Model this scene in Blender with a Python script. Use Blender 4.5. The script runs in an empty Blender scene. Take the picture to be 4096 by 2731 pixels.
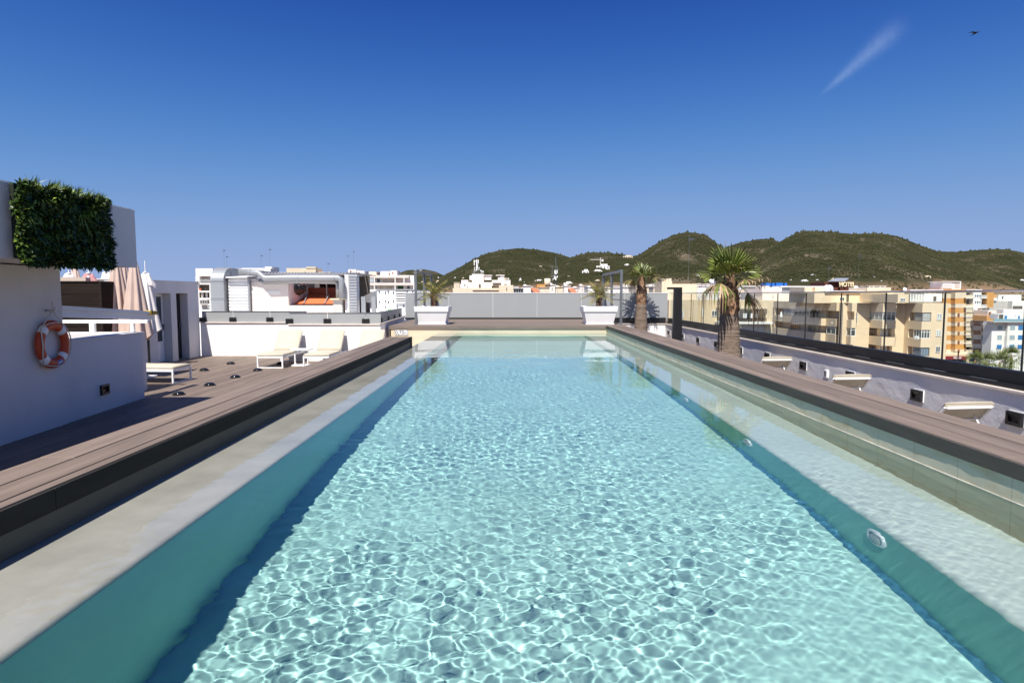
import bpy, math, random
import numpy as np
from mathutils import Vector, Matrix

# ------------------------------------------------------------------ camera, sky, sun, exposure
SC = bpy.context.scene
COL = SC.collection
FPX = 2450.0                       # focal length in photograph pixels (4096 wide)
PITCH = math.atan(188.5 / FPX)
CAMZ = 2.0
cam = bpy.data.objects.new('camera', bpy.data.cameras.new('camera'))
COL.objects.link(cam)
cam.location = (0, 0, CAMZ)
cam.rotation_euler = (math.pi / 2 - PITCH, 0, 0)
cam.data.sensor_width = 36.0
cam.data.lens = 36.0 * FPX / 4096.0
cam.data.clip_start = 0.05
cam.data.clip_end = 30000
SC.camera = cam

SUN_DIR = Vector((0.15, 0.63, -1.0)).normalized()      # the way the light travels
SUN_EL = math.asin(-SUN_DIR.z)
SUN_AZ = math.atan2(-SUN_DIR.x, -SUN_DIR.y)            # clockwise from +Y

world = bpy.data.worlds.new('World')
SC.world = world
world.use_nodes = True
wt = world.node_tree
bg = wt.nodes['Background']
sky = wt.nodes.new('ShaderNodeTexSky')
sky.sky_type = 'NISHITA'
sky.sun_disc = False
sky.sun_elevation = SUN_EL
sky.sun_rotation = SUN_AZ
sky.altitude = 0
sky.air_density = 1.0
sky.dust_density = 0.25
sky.ozone_density = 4.0
# clear dry air: the look-up stays a little above the haze line and each channel is graded to the deep blue of the photograph
stc = wt.nodes.new('ShaderNodeTexCoord')
lift = wt.nodes.new('ShaderNodeVectorMath')
lift.operation = 'ADD'
lift.inputs[1].default_value = (0, 0, 0.10)
wt.links.new(stc.outputs['Generated'], lift.inputs[0])
wt.links.new(lift.outputs[0], sky.inputs[0])
sep = wt.nodes.new('ShaderNodeSeparateColor')
wt.links.new(sky.outputs[0], sep.inputs[0])
hs = wt.nodes.new('ShaderNodeCombineColor')
for i, (p, m, k) in enumerate(((4.0, 0.291, 2.6), (3.9, 0.146, 3.43), (4.2, 0.0604, 5.6))):
    def wm_(op, x, y):
        n = wt.nodes.new('ShaderNodeMath')
        n.operation = op
        for j, q in enumerate((x, y)):
            if isinstance(q, float):
                n.inputs[j].default_value = q
            else:
                wt.links.new(q, n.inputs[j])
        return n.outputs[0]
    pre = wm_('MULTIPLY', wm_('POWER', sep.outputs[i], p), m)
    wt.links.new(wm_('DIVIDE', pre, wm_('ADD', wm_('DIVIDE', pre, k), 1.0)), hs.inputs[i])
# a thin streak of high cirrus, fixed in the sky by its direction
wn = wt.nodes


def wmath(op, a, b=None):
    n = wn.new('ShaderNodeMath')
    n.operation = op
    for i, v in enumerate((a, b)):
        if v is None:
            continue
        if isinstance(v, (int, float)):
            n.inputs[i].default_value = v
        else:
            wt.links.new(v, n.inputs[i])
    return n.outputs[0]


def wdot(vec, sock):
    n = wn.new('ShaderNodeVectorMath')
    n.operation = 'DOT_PRODUCT'
    wt.links.new(sock, n.inputs[0])
    n.inputs[1].default_value = vec
    return n.outputs['Value']


def pix_dir(px, py):
    c, s = math.cos(PITCH), math.sin(PITCH)
    a, b = (px - 2048) / FPX, -(py - 1365.5) / FPX
    return Vector((a, c + b * s, -s + b * c))


tc = wn.new('ShaderNodeTexCoord')
ca, cb = pix_dir(3290, 375).normalized(), pix_dir(3610, 95).normalized()
cmid = ((ca + cb) / 2).normalized()
cal = (cb - ca).normalized()
cpe = cal.cross(cmid).normalized()
clen = (cb - ca).length
u_ = wmath('DIVIDE', wdot(cal, tc.outputs['Generated']), clen)          # -0.5 .. 0.5
v_ = wdot(cpe, tc.outputs['Generated'])
nz = wn.new('ShaderNodeTexNoise')
mp = wn.new('ShaderNodeMapping')
comb = wn.new('ShaderNodeCombineXYZ')
wt.links.new(u_, comb.inputs[0])
wt.links.new(v_, comb.inputs[1])
mp.inputs['Scale'].default_value = (3.0, 160.0, 1.0)
wt.links.new(comb.outputs[0], mp.inputs[0])
wt.links.new(mp.outputs[0], nz.inputs['Vector'])
nz.inputs['Detail'].default_value = 5
wid = wmath('ADD', wmath('MULTIPLY', wmath('ADD', u_, 0.5), 0.010), 0.0025)
g = wmath('DIVIDE', v_, wid)
g = wmath('EXPONENT', wmath('MULTIPLY', wmath('MULTIPLY', g, g), -1.0))
e1 = wn.new('ShaderNodeMapRange')
e1.interpolation_type = 'SMOOTHSTEP'
e1.inputs[1].default_value, e1.inputs[2].default_value = 0.62, 0.2
e1.inputs[3].default_value, e1.inputs[4].default_value = 0.0, 1.0
wt.links.new(wmath('ABSOLUTE', u_), e1.inputs[0])
front = wmath('GREATER_THAN', wdot(cmid, tc.outputs['Generated']), 0.5)
cm = wmath('MULTIPLY', wmath('MULTIPLY', g, e1.outputs[0]), wmath('MULTIPLY', nz.outputs['Fac'], front))
mixc = wn.new('ShaderNodeMixRGB')
wt.links.new(wmath('MULTIPLY', cm, 0.34), mixc.inputs[0])
wt.links.new(hs.outputs[0], mixc.inputs[1])
mixc.inputs[2].default_value = (4.6, 5.8, 7.8, 1)
wt.links.new(mixc.outputs[0], bg.inputs[0])
bg.inputs[1].default_value = 0.085

sun_l = bpy.data.lights.new('sun', 'SUN')
sun_l.energy = 4.9
sun_l.angle = math.radians(0.53)
sun_l.color = (1.0, 0.955, 0.89)
sun_l.cycles.is_caustics_light = True
sun = bpy.data.objects.new('sun', sun_l)
COL.objects.link(sun)
sun.location = (-20, -60, 90)
sun.rotation_euler = SUN_DIR.to_track_quat('-Z', 'Y').to_euler()

SC.view_settings.view_transform = 'Standard'
SC.view_settings.look = 'None'
SC.view_settings.gamma = 1
SC.view_settings.use_curve_mapping = False
SC.view_settings.exposure = 0.6
SC.render.engine = 'CYCLES'
SC.cycles.use_denoising = True
SC.cycles.max_bounces = 10
SC.cycles.transparent_max_bounces = 16
SC.cycles.caustics_reflective = False
SC.cycles.caustics_refractive = True
SC.cycles.blur_glossy = 0.6
SC.cycles.sample_clamp_indirect = 6

# ------------------------------------------------------------------ helpers
CR = {'a': (3050, 1100, 550 / 2352), 'b': (3546, 1100, 550 / 2156), 'c': (2600, 1050, 550 / 2352),
      'd': (1780, 980, 600 / 2352), 'e': (760, 1050, 350 / 2352), 'f': (1360, 1050, 400 / 2352),
      'g': (760, 1020, 880 / 2351), 'h': (3000, 1050, 1096 / 2352), 'i': (2300, 900, 900 / 2352),
      'j': (1540, 1000, 1060 / 2352), 'k': (0, 680, 820 / 2351), 'l': (0, 1130, 820 / 2351),
      'm': (180, 1060, 460 / 1717), 'n': (3480, 1380, 616 / 2352), 'o': (2900, 1050, 600 / 2352),
      'p': (3400, 1050, 696 / 2352), 's': (0, 0, 1.0), 't': (0, 0, 4096 / 2352)}


def at(c, u, v, X=None, Y=None, Z=None):
    """world point seen at (u, v) of a survey frame, on the plane X=, Y= or Z="""
    ox, oy, s = CR[c]
    d = pix_dir(ox + u * s, oy + v * s)
    if Y is not None:
        t = Y / d.y
    elif Z is not None:
        t = (Z - CAMZ) / d.z
    else:
        t = X / d.x
    return Vector((0, 0, CAMZ)) + d * t


def tag(o, label=None, cat=None, group=None, kind=None):
    if label: o['label'] = label
    if cat: o['category'] = cat
    if group: o['group'] = group
    if kind: o['kind'] = kind
    return o


def thing(name, label, cat, loc=(0, 0, 0), rz=0, group=None):
    o = bpy.data.objects.new(name, None)
    COL.objects.link(o)
    o.empty_display_size = 0.1
    o.location = loc
    o.rotation_euler = (0, 0, rz)
    return tag(o, label, cat, group)


def pmat_of(o):
    return Matrix.Translation(o.location) @ o.rotation_euler.to_matrix().to_4x4()


def adopt(o, parent, local=False):
    """parent o; unless local, its vertices are in world space"""
    if parent is None:
        return o
    o.parent = parent
    if not local:
        m, p = Matrix.Identity(4), parent
        chain = []
        while p is not None:
            chain.append(p)
            p = p.parent
        for q in reversed(chain):
            m = m @ q.matrix_parent_inverse @ pmat_of(q) if q.parent else pmat_of(q)
        o.matrix_parent_inverse = m.inverted()
    return o


def mesh_obj(name, verts, faces, mat=None, parent=None, smooth=False, local=False, mi=None, mats=None):
    me = bpy.data.meshes.new(name)
    if isinstance(verts, np.ndarray):
        nv, nf, k = len(verts), len(faces), faces.shape[1]
        me.vertices.add(nv)
        me.vertices.foreach_set('co', verts.astype(np.float32).ravel())
        me.loops.add(nf * k)
        me.polygons.add(nf)
        me.loops.foreach_set('vertex_index', faces.astype(np.int32).ravel())
        me.polygons.foreach_set('loop_start', np.arange(0, nf * k, k, dtype=np.int32))
        me.update(calc_edges=True)
    else:
        me.from_pydata(verts, [], faces)
    for m in (mats or ([mat] if mat else [])):
        me.materials.append(m)
    if mi is not None:
        me.polygons.foreach_set('material_index', np.asarray(mi, dtype=np.int32))
    if smooth:
        me.shade_smooth()
    o = bpy.data.objects.new(name, me)
    COL.objects.link(o)
    return adopt(o, parent, local)


class MB:
    """collects shapes that make ONE mesh"""

    def __init__(s):
        s.v, s.f, s.mi, s.cm = [], [], [], 0

    def add(s, vs, fs):
        n = len(s.v)
        s.v += [tuple(p) for p in vs]
        s.f += [tuple(i + n for i in f) for f in fs]
        s.mi += [s.cm] * len(fs)
        return s

    def box(s, x0, x1, y0, y1, z0, z1):
        x0, x1 = sorted((x0, x1)); y0, y1 = sorted((y0, y1)); z0, z1 = sorted((z0, z1))
        return s.add([(x0, y0, z0), (x1, y0, z0), (x1, y1, z0), (x0, y1, z0),
                      (x0, y0, z1), (x1, y0, z1), (x1, y1, z1), (x0, y1, z1)],
                     [(0, 3, 2, 1), (4, 5, 6, 7), (0, 1, 5, 4), (1, 2, 6, 5), (2, 3, 7, 6), (3, 0, 4, 7)])

    def obox(s, c, size, M=None):
        hx, hy, hz = (q / 2 for q in size)
        P = [Vector((a * hx, b * hy, d * hz)) for d in (-1, 1) for a, b in ((-1, -1), (1, -1), (1, 1), (-1, 1))]
        c = Vector(c)
        return s.add([c + (M @ p if M is not None else p) for p in P],
                     [(0, 3, 2, 1), (4, 5, 6, 7), (0, 1, 5, 4), (1, 2, 6, 5), (2, 3, 7, 6), (3, 0, 4, 7)])

    def bar(s, a, b, w, h=None):
        """square bar from a to b"""
        a, b = Vector(a), Vector(b)
        d = b - a
        q = d.to_track_quat('Z', 'Y').to_matrix()
        return s.obox((a + b) / 2, (w, h or w, d.length), q)

    def prism(s, pts, z0, z1):
        """plan polygon (counter-clockwise) raised from z0 to z1"""
        n = len(pts)
        vs = [(p[0], p[1], z0) for p in pts] + [(p[0], p[1], z1) for p in pts]
        return s.add(vs, [tuple(range(n))[::-1], tuple(range(n, 2 * n))] +
                     [(i, (i + 1) % n, n + (i + 1) % n, n + i) for i in range(n)])

    def loft(s, rings, cap=True, closed=True):
        n = len(rings[0])
        vs = [p for r in rings for p in r]
        fs = []
        for k in range(len(rings) - 1):
            for i in range(n if closed else n - 1):
                j = (i + 1) % n
                fs.append((k * n + i, k * n + j, (k + 1) * n + j, (k + 1) * n + i))
        if cap and closed:
            fs.append(tuple(range(n))[::-1])
            fs.append(tuple(range((len(rings) - 1) * n, len(rings) * n)))
        return s.add(vs, fs)

    def lathe(s, prof, n=16, c=(0, 0, 0), cap=True):
        c = Vector(c)
        return s.loft([[c + Vector((r * math.cos(2 * math.pi * i / n), r * math.sin(2 * math.pi * i / n), z))
                        for i in range(n)] for r, z in prof], cap)

    def tube(s, pts, r, n=8, cap=True):
        pts = [Vector(p) for p in pts]
        rings = []
        up = None
        for i, p in enumerate(pts):
            d = (pts[min(i + 1, len(pts) - 1)] - pts[max(i - 1, 0)]).normalized()
            if up is None:
                up = Vector((0, 0, 1)) if abs(d.z) < 0.9 else Vector((1, 0, 0))
            a = d.cross(up).normalized()
            up = a.cross(d).normalized()
            rr = r[i] if isinstance(r, (list, tuple)) else r
            rings.append([p + a * rr * math.cos(2 * math.pi * k / n) + up * rr * math.sin(2 * math.pi * k / n)
                          for k in range(n)])
        return s.loft(rings, cap)

    def build(s, name, mat=None, parent=None, smooth=False, local=False, mats=None, bevel=0):
        o = mesh_obj(name, s.v, s.f, mat, parent, smooth, local, s.mi if mats else None, mats)
        if bevel:
            m = o.modifiers.new('bevel', 'BEVEL')
            m.width = bevel
            m.segments = 2
            m.limit_method = 'ANGLE'
        return o


def copy_tree(o, parent=None):
    c = o.copy()
    COL.objects.link(c)
    c.parent = parent
    for ch in [q for q in o.children]:
        copy_tree(ch, c)
    return c


def text_mesh(name, s, size, mat, parent, M, depth=0.004, xs=1.0, bold=0.0):
    cu = bpy.data.curves.new(name, 'FONT')
    cu.body = s
    cu.size = size
    cu.extrude = depth
    cu.offset = bold
    cu.align_x = 'CENTER'
    cu.align_y = 'CENTER'
    o = bpy.data.objects.new(name, cu)
    COL.objects.link(o)
    dg = bpy.context.evaluated_depsgraph_get()
    me = bpy.data.meshes.new_from_object(o.evaluated_get(dg))
    bpy.data.objects.remove(o)
    me.transform(Matrix.Diagonal((xs, 1, 1, 1)))
    me.transform(M)
    me.materials.clear()
    me.materials.append(mat)
    r = bpy.data.objects.new(name, me)
    COL.objects.link(r)
    return adopt(r, parent)


# ------------------------------------------------------------------ materials
def lin(*c):
    return tuple((v / 255 / 12.92) if v / 255 <= 0.04045 else ((v / 255 + 0.055) / 1.055) ** 2.4 for v in c)


def mat(name, col, rough=0.6, var=0.12, scale=3.0, bump=0.0, bscale=40.0, metal=0.0, stretch=(1, 1, 1), spec=0.5,
        col2=None, mix=(0.4, 0.6), bdist=0.01, island=0.0, detail=4.0):
    m = bpy.data.materials.new(name)
    m.use_nodes = True
    t = m.node_tree
    b = t.nodes['Principled BSDF']
    b.inputs['Roughness'].default_value = rough
    b.inputs['Metallic'].default_value = metal
    b.inputs['Specular IOR Level'].default_value = spec
    tcn = t.nodes.new('ShaderNodeTexCoord')
    mpn = t.nodes.new('ShaderNodeMapping')
    mpn.inputs['Scale'].default_value = stretch
    t.links.new(tcn.outputs['Object'], mpn.inputs[0])
    if var or col2:
        n = t.nodes.new('ShaderNodeTexNoise')
        n.inputs['Scale'].default_value = scale
        n.inputs['Detail'].default_value = detail
        n.inputs['Roughness'].default_value = 0.6
        t.links.new(mpn.outputs[0], n.inputs['Vector'])
        r = t.nodes.new('ShaderNodeValToRGB')
        r.color_ramp.elements[0].position, r.color_ramp.elements[1].position = (mix if col2 else (0.3, 0.7))
        c0 = col if col2 else tuple(max(0, v * (1 - var)) for v in col)
        c1 = col2 if col2 else tuple(min(1, v * (1 + var)) for v in col)
        r.color_ramp.elements[0].color = (*c0, 1)
        r.color_ramp.elements[1].color = (*c1, 1)
        t.links.new(n.outputs['Fac'], r.inputs[0])
        sock = r.outputs[0]
        if island:
            gm = t.nodes.new('ShaderNodeNewGeometry')
            mr = t.nodes.new('ShaderNodeMapRange')
            mr.inputs[3].default_value, mr.inputs[4].default_value = 1 - island, 1 + island
            t.links.new(gm.outputs['Random Per Island'], mr.inputs[0])
            h = t.nodes.new('ShaderNodeHueSaturation')
            t.links.new(mr.outputs[0], h.inputs['Value'])
            t.links.new(sock, h.inputs['Color'])
            sock = h.outputs[0]
        t.links.new(sock, b.inputs['Base Color'])
    else:
        b.inputs['Base Color'].default_value = (*col, 1)
    if bump:
        n2 = t.nodes.new('ShaderNodeTexNoise')
        n2.inputs['Scale'].default_value = bscale
        n2.inputs['Detail'].default_value = 5
        t.links.new(mpn.outputs[0], n2.inputs['Vector'])
        bp = t.nodes.new('ShaderNodeBump')
        bp.inputs['Strength'].default_value = bump
        bp.inputs['Distance'].default_value = bdist
        t.links.new(n2.outputs['Fac'], bp.inputs['Height'])
        t.links.new(bp.outputs[0], b.inputs['Normal'])
    return m


def rand_mat(name, col, amp=0.12, **k):
    """a material whose brightness differs a little from object to object"""
    m = mat(name, col, **k)
    t = m.node_tree
    b = t.nodes['Principled BSDF']
    src = b.inputs['Base Color'].links[0].from_socket
    oi = t.nodes.new('ShaderNodeObjectInfo')
    mr = t.nodes.new('ShaderNodeMapRange')
    mr.inputs[3].default_value, mr.inputs[4].default_value = 1 - amp, 1 + amp
    t.links.new(oi.outputs['Random'], mr.inputs[0])
    h = t.nodes.new('ShaderNodeHueSaturation')
    t.links.new(mr.outputs[0], h.inputs['Value'])
    t.links.new(src, h.inputs['Color'])
    t.links.new(h.outputs[0], b.inputs['Base Color'])
    return m


def glass_mat(name, tint, refl=1.0, ior=1.5):
    m = bpy.data.materials.new(name)
    m.use_nodes = True
    t = m.node_tree
    t.nodes.clear()
    out = t.nodes.new('ShaderNodeOutputMaterial')
    tr = t.nodes.new('ShaderNodeBsdfTransparent')
    tr.inputs[0].default_value = (*tint, 1)
    gl = t.nodes.new('ShaderNodeBsdfGlossy')
    gl.inputs['Roughness'].default_value = 0.01
    lw = t.nodes.new('ShaderNodeLayerWeight')      # works alike from both sides of the thin pane
    lw.inputs[0].default_value = 0.5
    pw = t.nodes.new('ShaderNodeMath')
    pw.operation = 'POWER'
    pw.inputs[1].default_value = 5.0
    t.links.new(lw.outputs['Facing'], pw.inputs[0])
    mx = t.nodes.new('ShaderNodeMixShader')
    mu = t.nodes.new('ShaderNodeMath')
    mu.operation = 'MULTIPLY_ADD'
    mu.inputs[1].default_value = 0.9 * refl
    mu.inputs[2].default_value = 0.04 * refl
    t.links.new(pw.outputs[0], mu.inputs[0])
    t.links.new(mu.outputs[0], mx.inputs[0])
    t.links.new(tr.outputs[0], mx.inputs[1])
    t.links.new(gl.outputs[0], mx.inputs[2])
    t.links.new(mx.outputs[0], out.inputs[0])
    return m


M = {}
M['plank'] = rand_mat('composite_plank', (0.185, 0.140, 0.108), amp=0.16, rough=0.62, spec=0.3, var=0.22, scale=2.2, stretch=(9, 0.5, 9), bump=0.25, bscale=30, bdist=0.004, detail=7)
M['plank_x'] = rand_mat('composite_plank_across', (0.19, 0.146, 0.116), amp=0.12, rough=0.62, spec=0.3, var=0.22, scale=2.2, stretch=(0.5, 9, 9), bump=0.25, bscale=30, bdist=0.004, detail=7)
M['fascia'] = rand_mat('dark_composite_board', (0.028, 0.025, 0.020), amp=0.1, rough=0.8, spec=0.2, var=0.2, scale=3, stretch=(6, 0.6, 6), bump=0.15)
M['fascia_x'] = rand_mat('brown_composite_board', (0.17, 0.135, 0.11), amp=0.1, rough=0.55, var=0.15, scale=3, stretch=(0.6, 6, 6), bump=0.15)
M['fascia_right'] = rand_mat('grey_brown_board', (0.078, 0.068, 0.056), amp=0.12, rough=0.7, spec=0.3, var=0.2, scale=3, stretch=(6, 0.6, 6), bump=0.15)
M['gap'] = mat('joint_shadow_board', (0.02, 0.018, 0.017), var=0)
M['white'] = mat('white_plaster', (0.66, 0.635, 0.62), rough=0.85, var=0.085, scale=0.9, detail=9, stretch=(1, 1, 0.45), bump=0.12, bscale=90, bdist=0.004)
M['white_sun'] = mat('sunlit_white_plaster', (0.80, 0.775, 0.755), rough=0.85, var=0.04, scale=1.2, bump=0.1, bscale=90, bdist=0.004)  # lighter copy of the white for sunlit walls: the sun's glare put into the colour
M['white_rough'] = mat('rough_white_plaster', (0.62, 0.60, 0.60), rough=0.85, var=0.05, scale=2, bump=0.5, bscale=34, bdist=0.009)
M['cream_stone'] = mat('cream_coping_stone', (0.62, 0.54, 0.47), rough=0.7, var=0.12, scale=4, bump=0.1)
M['white_paint'] = mat('white_painted_metal', (0.8, 0.8, 0.79), rough=0.35, var=0.03)
M['planter'] = mat('white_resin', (0.82, 0.81, 0.8), rough=0.4, var=0.03, scale=2)
M['black'] = mat('black_powder_coat', (0.012, 0.012, 0.013), rough=0.4, var=0.2)
M['black_gloss'] = mat('black_gloss', (0.01, 0.01, 0.01), rough=0.12, var=0)
M['steel'] = mat('galvanised_steel', (0.20, 0.21, 0.22), rough=0.45, var=0.2, scale=12, metal=0.6)
M['chrome'] = mat('chrome', (0.6, 0.6, 0.6), rough=0.12, var=0, metal=1.0)
M['cushion'] = mat('cream_cushion', (0.52, 0.455, 0.345), rough=0.8, var=0.05, scale=6, bump=0.15, bscale=60)
M['frost'] = mat('grey_laminated_glass', (0.31, 0.32, 0.32), rough=0.4, var=0.03, scale=0.6)
M['clear'] = glass_mat('clear_glass', (0.94, 0.975, 0.955), 0.65, 1.5)
M['pane'] = mat('window_pane', (0.05, 0.06, 0.065), rough=0.06, var=0.25, scale=0.4, spec=0.8)
M['pane_pale'] = mat('curtained_pane', (0.46, 0.46, 0.43), rough=0.3, var=0.3, scale=0.8)
M['orange'] = mat('lifebuoy_orange', (0.50, 0.06, 0.01), rough=0.5, var=0.08, scale=8)
M['rope'] = mat('cream_rope', (0.62, 0.58, 0.5), rough=0.85, var=0.1, scale=60)
M['blue_label'] = mat('blue_sticker', (0.03, 0.16, 0.5), rough=0.4, var=0)
M['dark_wood'] = rand_mat('dark_brown_board', (0.022, 0.016, 0.013), amp=0.15, rough=0.9, spec=0.1, var=0.25, scale=3, stretch=(0.6, 6, 6))
M['parasol'] = mat('beige_parasol_cloth', (0.56, 0.42, 0.35), rough=0.85, var=0.08, scale=3)
M['parasol_white'] = mat('white_parasol_cloth', (0.76, 0.71, 0.67), rough=0.85, var=0.06, scale=3)
M['parasol_pink'] = mat('pink_parasol_cloth', (0.55, 0.27, 0.27), rough=0.85, var=0.1, scale=3)
M['tape'] = mat('yellow_hazard_tape', (0.75, 0.48, 0.02), rough=0.45, var=0.05)
M['bark'] = mat('palm_bark', (0.21, 0.155, 0.115), rough=0.9, var=0.4, scale=5, stretch=(1.5, 1.5, 14), bump=0.9, bscale=7, bdist=0.03)
M['husk'] = mat('palm_husk', (0.26, 0.15, 0.085), rough=0.9, var=0.55, scale=9, stretch=(2, 2, 1), island=0.35)
M['frond'] = mat('palm_frond_green', (0.14, 0.17, 0.03), rough=0.45, var=0.35, scale=5, island=0.35)
M['frond_dry'] = mat('palm_frond_dry', (0.30, 0.20, 0.11), rough=0.7, var=0.3, scale=5, island=0.3)
M['frond_yellow'] = mat('yellow_green_frond', (0.22, 0.215, 0.04), rough=0.5, var=0.3, scale=5, island=0.35)

# ------------------------------------------------------------------ ground, hills, forest
GZ = -22.0
M['ground'] = mat('dusty_town_ground', (0.16, 0.13, 0.105), rough=0.95, var=0.35, scale=0.01)
g_ = 14000
gr = mesh_obj('ground', [(-g_, -g_, GZ), (g_, -g_, GZ), (g_, g_, GZ), (-g_, g_, GZ)], [(0, 1, 2, 3)], M['ground'])
tag(gr, kind='structure')

RNG = np.random.default_rng(11)


def skyline(pts):
    """(x, y) of the ridge in the 2352-wide survey frame -> u = X/Y, v = Z/Y above the eye"""
    us, vs = [], []
    for x, y in pts:
        d = pix_dir(x * 4096 / 2352, y * 4096 / 2352)
        us.append(d.x / d.y)
        vs.append(d.z / d.y)
    return np.array(us), np.array(vs)


RIDGES = [  # crest distance, reach towards the viewer, reach behind, ridge line
    (6200, 1800, 1500, [(860, 655), (905, 629), (935, 619), (975, 617), (1000, 622), (1040, 640), (1100, 668)]),
    (3300, 1500, 1200, [(960, 676), (1010, 637), (1030, 625), (1060, 610), (1090, 592), (1120, 580), (1150, 573),
                        (1190, 569), (1230, 572), (1270, 579), (1300, 587), (1350, 604), (1420, 640), (1500, 676)]),
    (2500, 1000, 800, [(1180, 676), (1250, 640), (1300, 592), (1330, 583), (1360, 577), (1395, 579), (1430, 583),
                       (1460, 586), (1500, 600), (1560, 640), (1620, 676)]),
    (2450, 1150, 700, [(1300, 676), (1400, 634), (1450, 592), (1480, 575), (1510, 556), (1545, 538), (1575, 531),
                       (1600, 533), (1625, 541), (1650, 560), (1690, 590), (1760, 630), (1860, 676)]),
    (3000, 1000, 900, [(1540, 676), (1600, 610), (1660, 568), (1700, 555), (1740, 548), (1775, 545), (1783, 553),
                       (1830, 575), (1900, 630), (1980, 676)]),
    (2300, 1200, 800, [(1560, 676), (1660, 636), (1740, 585), (1785, 556), (1800, 548), (1825, 534), (1850, 527),
                       (1900, 530), (1960, 535), (2020, 534), (2060, 540), (2100, 556), (2145, 573), (2200, 592),
                       (2280, 626), (2380, 660), (2480, 676)]),
    (3300, 1100, 1000, [(1980, 676), (2060, 620), (2145, 574), (2190, 577), (2240, 573), (2290, 570), (2320, 572),
                        (2352, 579), (2420, 590), (2550, 630), (2700, 676)]),
]
RD = []
for D, fr, bk, pts in RIDGES:
    uu, vv = skyline(pts)
    RD.append((D, fr, bk, uu, vv))


def smooth_noise(X, Y, seed, lam, octs=4):
    r = np.random.default_rng(seed)
    out = np.zeros_like(X)
    a = 1.0
    for o in range(octs):
        for _ in range(5):
            th = r.uniform(0, 6.283)
            k = 2 * math.pi / (lam * r.uniform(0.7, 1.4))
            out += a / 5 * np.sin(k * (X * math.cos(th) + Y * math.sin(th)) + r.uniform(0, 6.283))
        a *= 0.55
        lam *= 0.5
    return out


def hill_z(X, Y):
    U = X / Y
    best = np.full_like(X, GZ - 6.0)
    spur = smooth_noise(X, Y, 5, 700.0, 4)
    for D, fr, bk, uu, vv in RD:
        crest = np.maximum(np.interp(U, uu, vv, left=-0.02, right=-0.02), -0.02) * D + CAMZ - GZ
        crest = np.maximum(crest, 0.0)
        t = (Y - D)
        k = np.where(t < 0, np.clip(1 + t / fr, 0, 1), np.clip(1 - t / bk, 0, 1))
        prof = k * k * (3 - 2 * k) * 0.55 + k * 0.45
        away = np.clip(np.abs(t) / 420.0, 0, 1) * np.clip(k * 3, 0, 1)
        h = crest * prof + away * spur * 0.14 * np.minimum(crest, 160)
        best = np.maximum(best, GZ - 6 + h)
    return best


nu, nd = 460, 190
us = np.linspace(-0.75, 1.15, nu)
ds = np.concatenate([np.linspace(900, 3600, 140), np.linspace(3640, 8200, 50)])
U, Dp = np.meshgrid(us, ds)
HX, HY = U * Dp, Dp
HZ = hill_z(HX, HY)
idx = np.arange(nu * nd).reshape(nd, nu)
M['hill'] = mat('wooded_hillside', (0.032, 0.033, 0.014), rough=1.0, col2=(0.15, 0.115, 0.08), mix=(0.52, 0.72), scale=0.008, detail=9, spec=0.1)
ht_ = M['hill'].node_tree          # dry open fields on the low ground
hb_ = ht_.nodes['Principled BSDF']
hsrc = hb_.inputs['Base Color'].links[0].from_socket
hg_ = ht_.nodes.new('ShaderNodeNewGeometry')
hz_ = ht_.nodes.new('ShaderNodeSeparateXYZ')
ht_.links.new(hg_.outputs['Position'], hz_.inputs[0])
hn_ = ht_.nodes.new('ShaderNodeTexNoise')
hn_.inputs['Scale'].default_value = 0.006
hn_.inputs['Detail'].default_value = 6
ht_.links.new(hg_.outputs['Position'], hn_.inputs['Vector'])
ha_ = ht_.nodes.new('ShaderNodeMath'); ha_.operation = 'MULTIPLY_ADD'
ha_.inputs[1].default_value = -90.0
ht_.links.new(hn_.outputs['Fac'], ha_.inputs[0]); ht_.links.new(hz_.outputs[2], ha_.inputs[2])
hm_ = ht_.nodes.new('ShaderNodeMapRange')
hm_.inputs[1].default_value, hm_.inputs[2].default_value = -36.0, -8.0
hm_.inputs[3].default_value, hm_.inputs[4].default_value = 1.0, 0.0
ht_.links.new(ha_.outputs[0], hm_.inputs[0])
hx_ = ht_.nodes.new('ShaderNodeMixRGB')
hx_.inputs[2].default_value = (0.20, 0.135, 0.08, 1)
ht_.links.new(hm_.outputs[0], hx_.inputs[0]); ht_.links.new(hsrc, hx_.inputs[1]); ht_.links.new(hx_.outputs[0], hb_.inputs['Base Color'])
hills = mesh_obj('hills', np.stack([HX, HY, HZ], -1).reshape(-1, 3),
                 np.stack([idx[:-1, :-1], idx[:-1, 1:], idx[1:, 1:], idx[1:, :-1]], -1).reshape(-1, 4), M['hill'], smooth=True)
tag(hills, kind='structure')


def blobs(name, P, R, mt, hf=1.1):
    """many small uneven tree crowns in one mesh"""
    n = len(P)
    base = np.array([(1, 0, 0.35), (0.31, 0.95, 0.3), (-0.81, 0.59, 0.4), (-0.81, -0.59, 0.3), (0.31, -0.95, 0.4), (0, 0, 1.0), (0, 0, -0.5)])
    J = RNG.uniform(0.65, 1.3, (n, 7, 1))
    ang = RNG.uniform(0, 6.283, n)
    ca_, sa_ = np.cos(ang)[:, None], np.sin(ang)[:, None]
    B = base[None] * J
    V = np.stack([B[..., 0] * ca_ - B[..., 1] * sa_, B[..., 0] * sa_ + B[..., 1] * ca_, B[..., 2] * hf], -1) * R[:, None, None] + P[:, None, :]
    V = V[:, :6]
    V[:, :5, 2] -= (0.5 * R)[:, None]
    f = np.array([(0, 1, 5), (1, 2, 5), (2, 3, 5), (3, 4, 5), (4, 0, 5)])
    F = (f[None] + (np.arange(n) * 6)[:, None, None]).reshape(-1, 3)
    return mesh_obj(name, V.reshape(-1, 3), F, mt)


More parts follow.
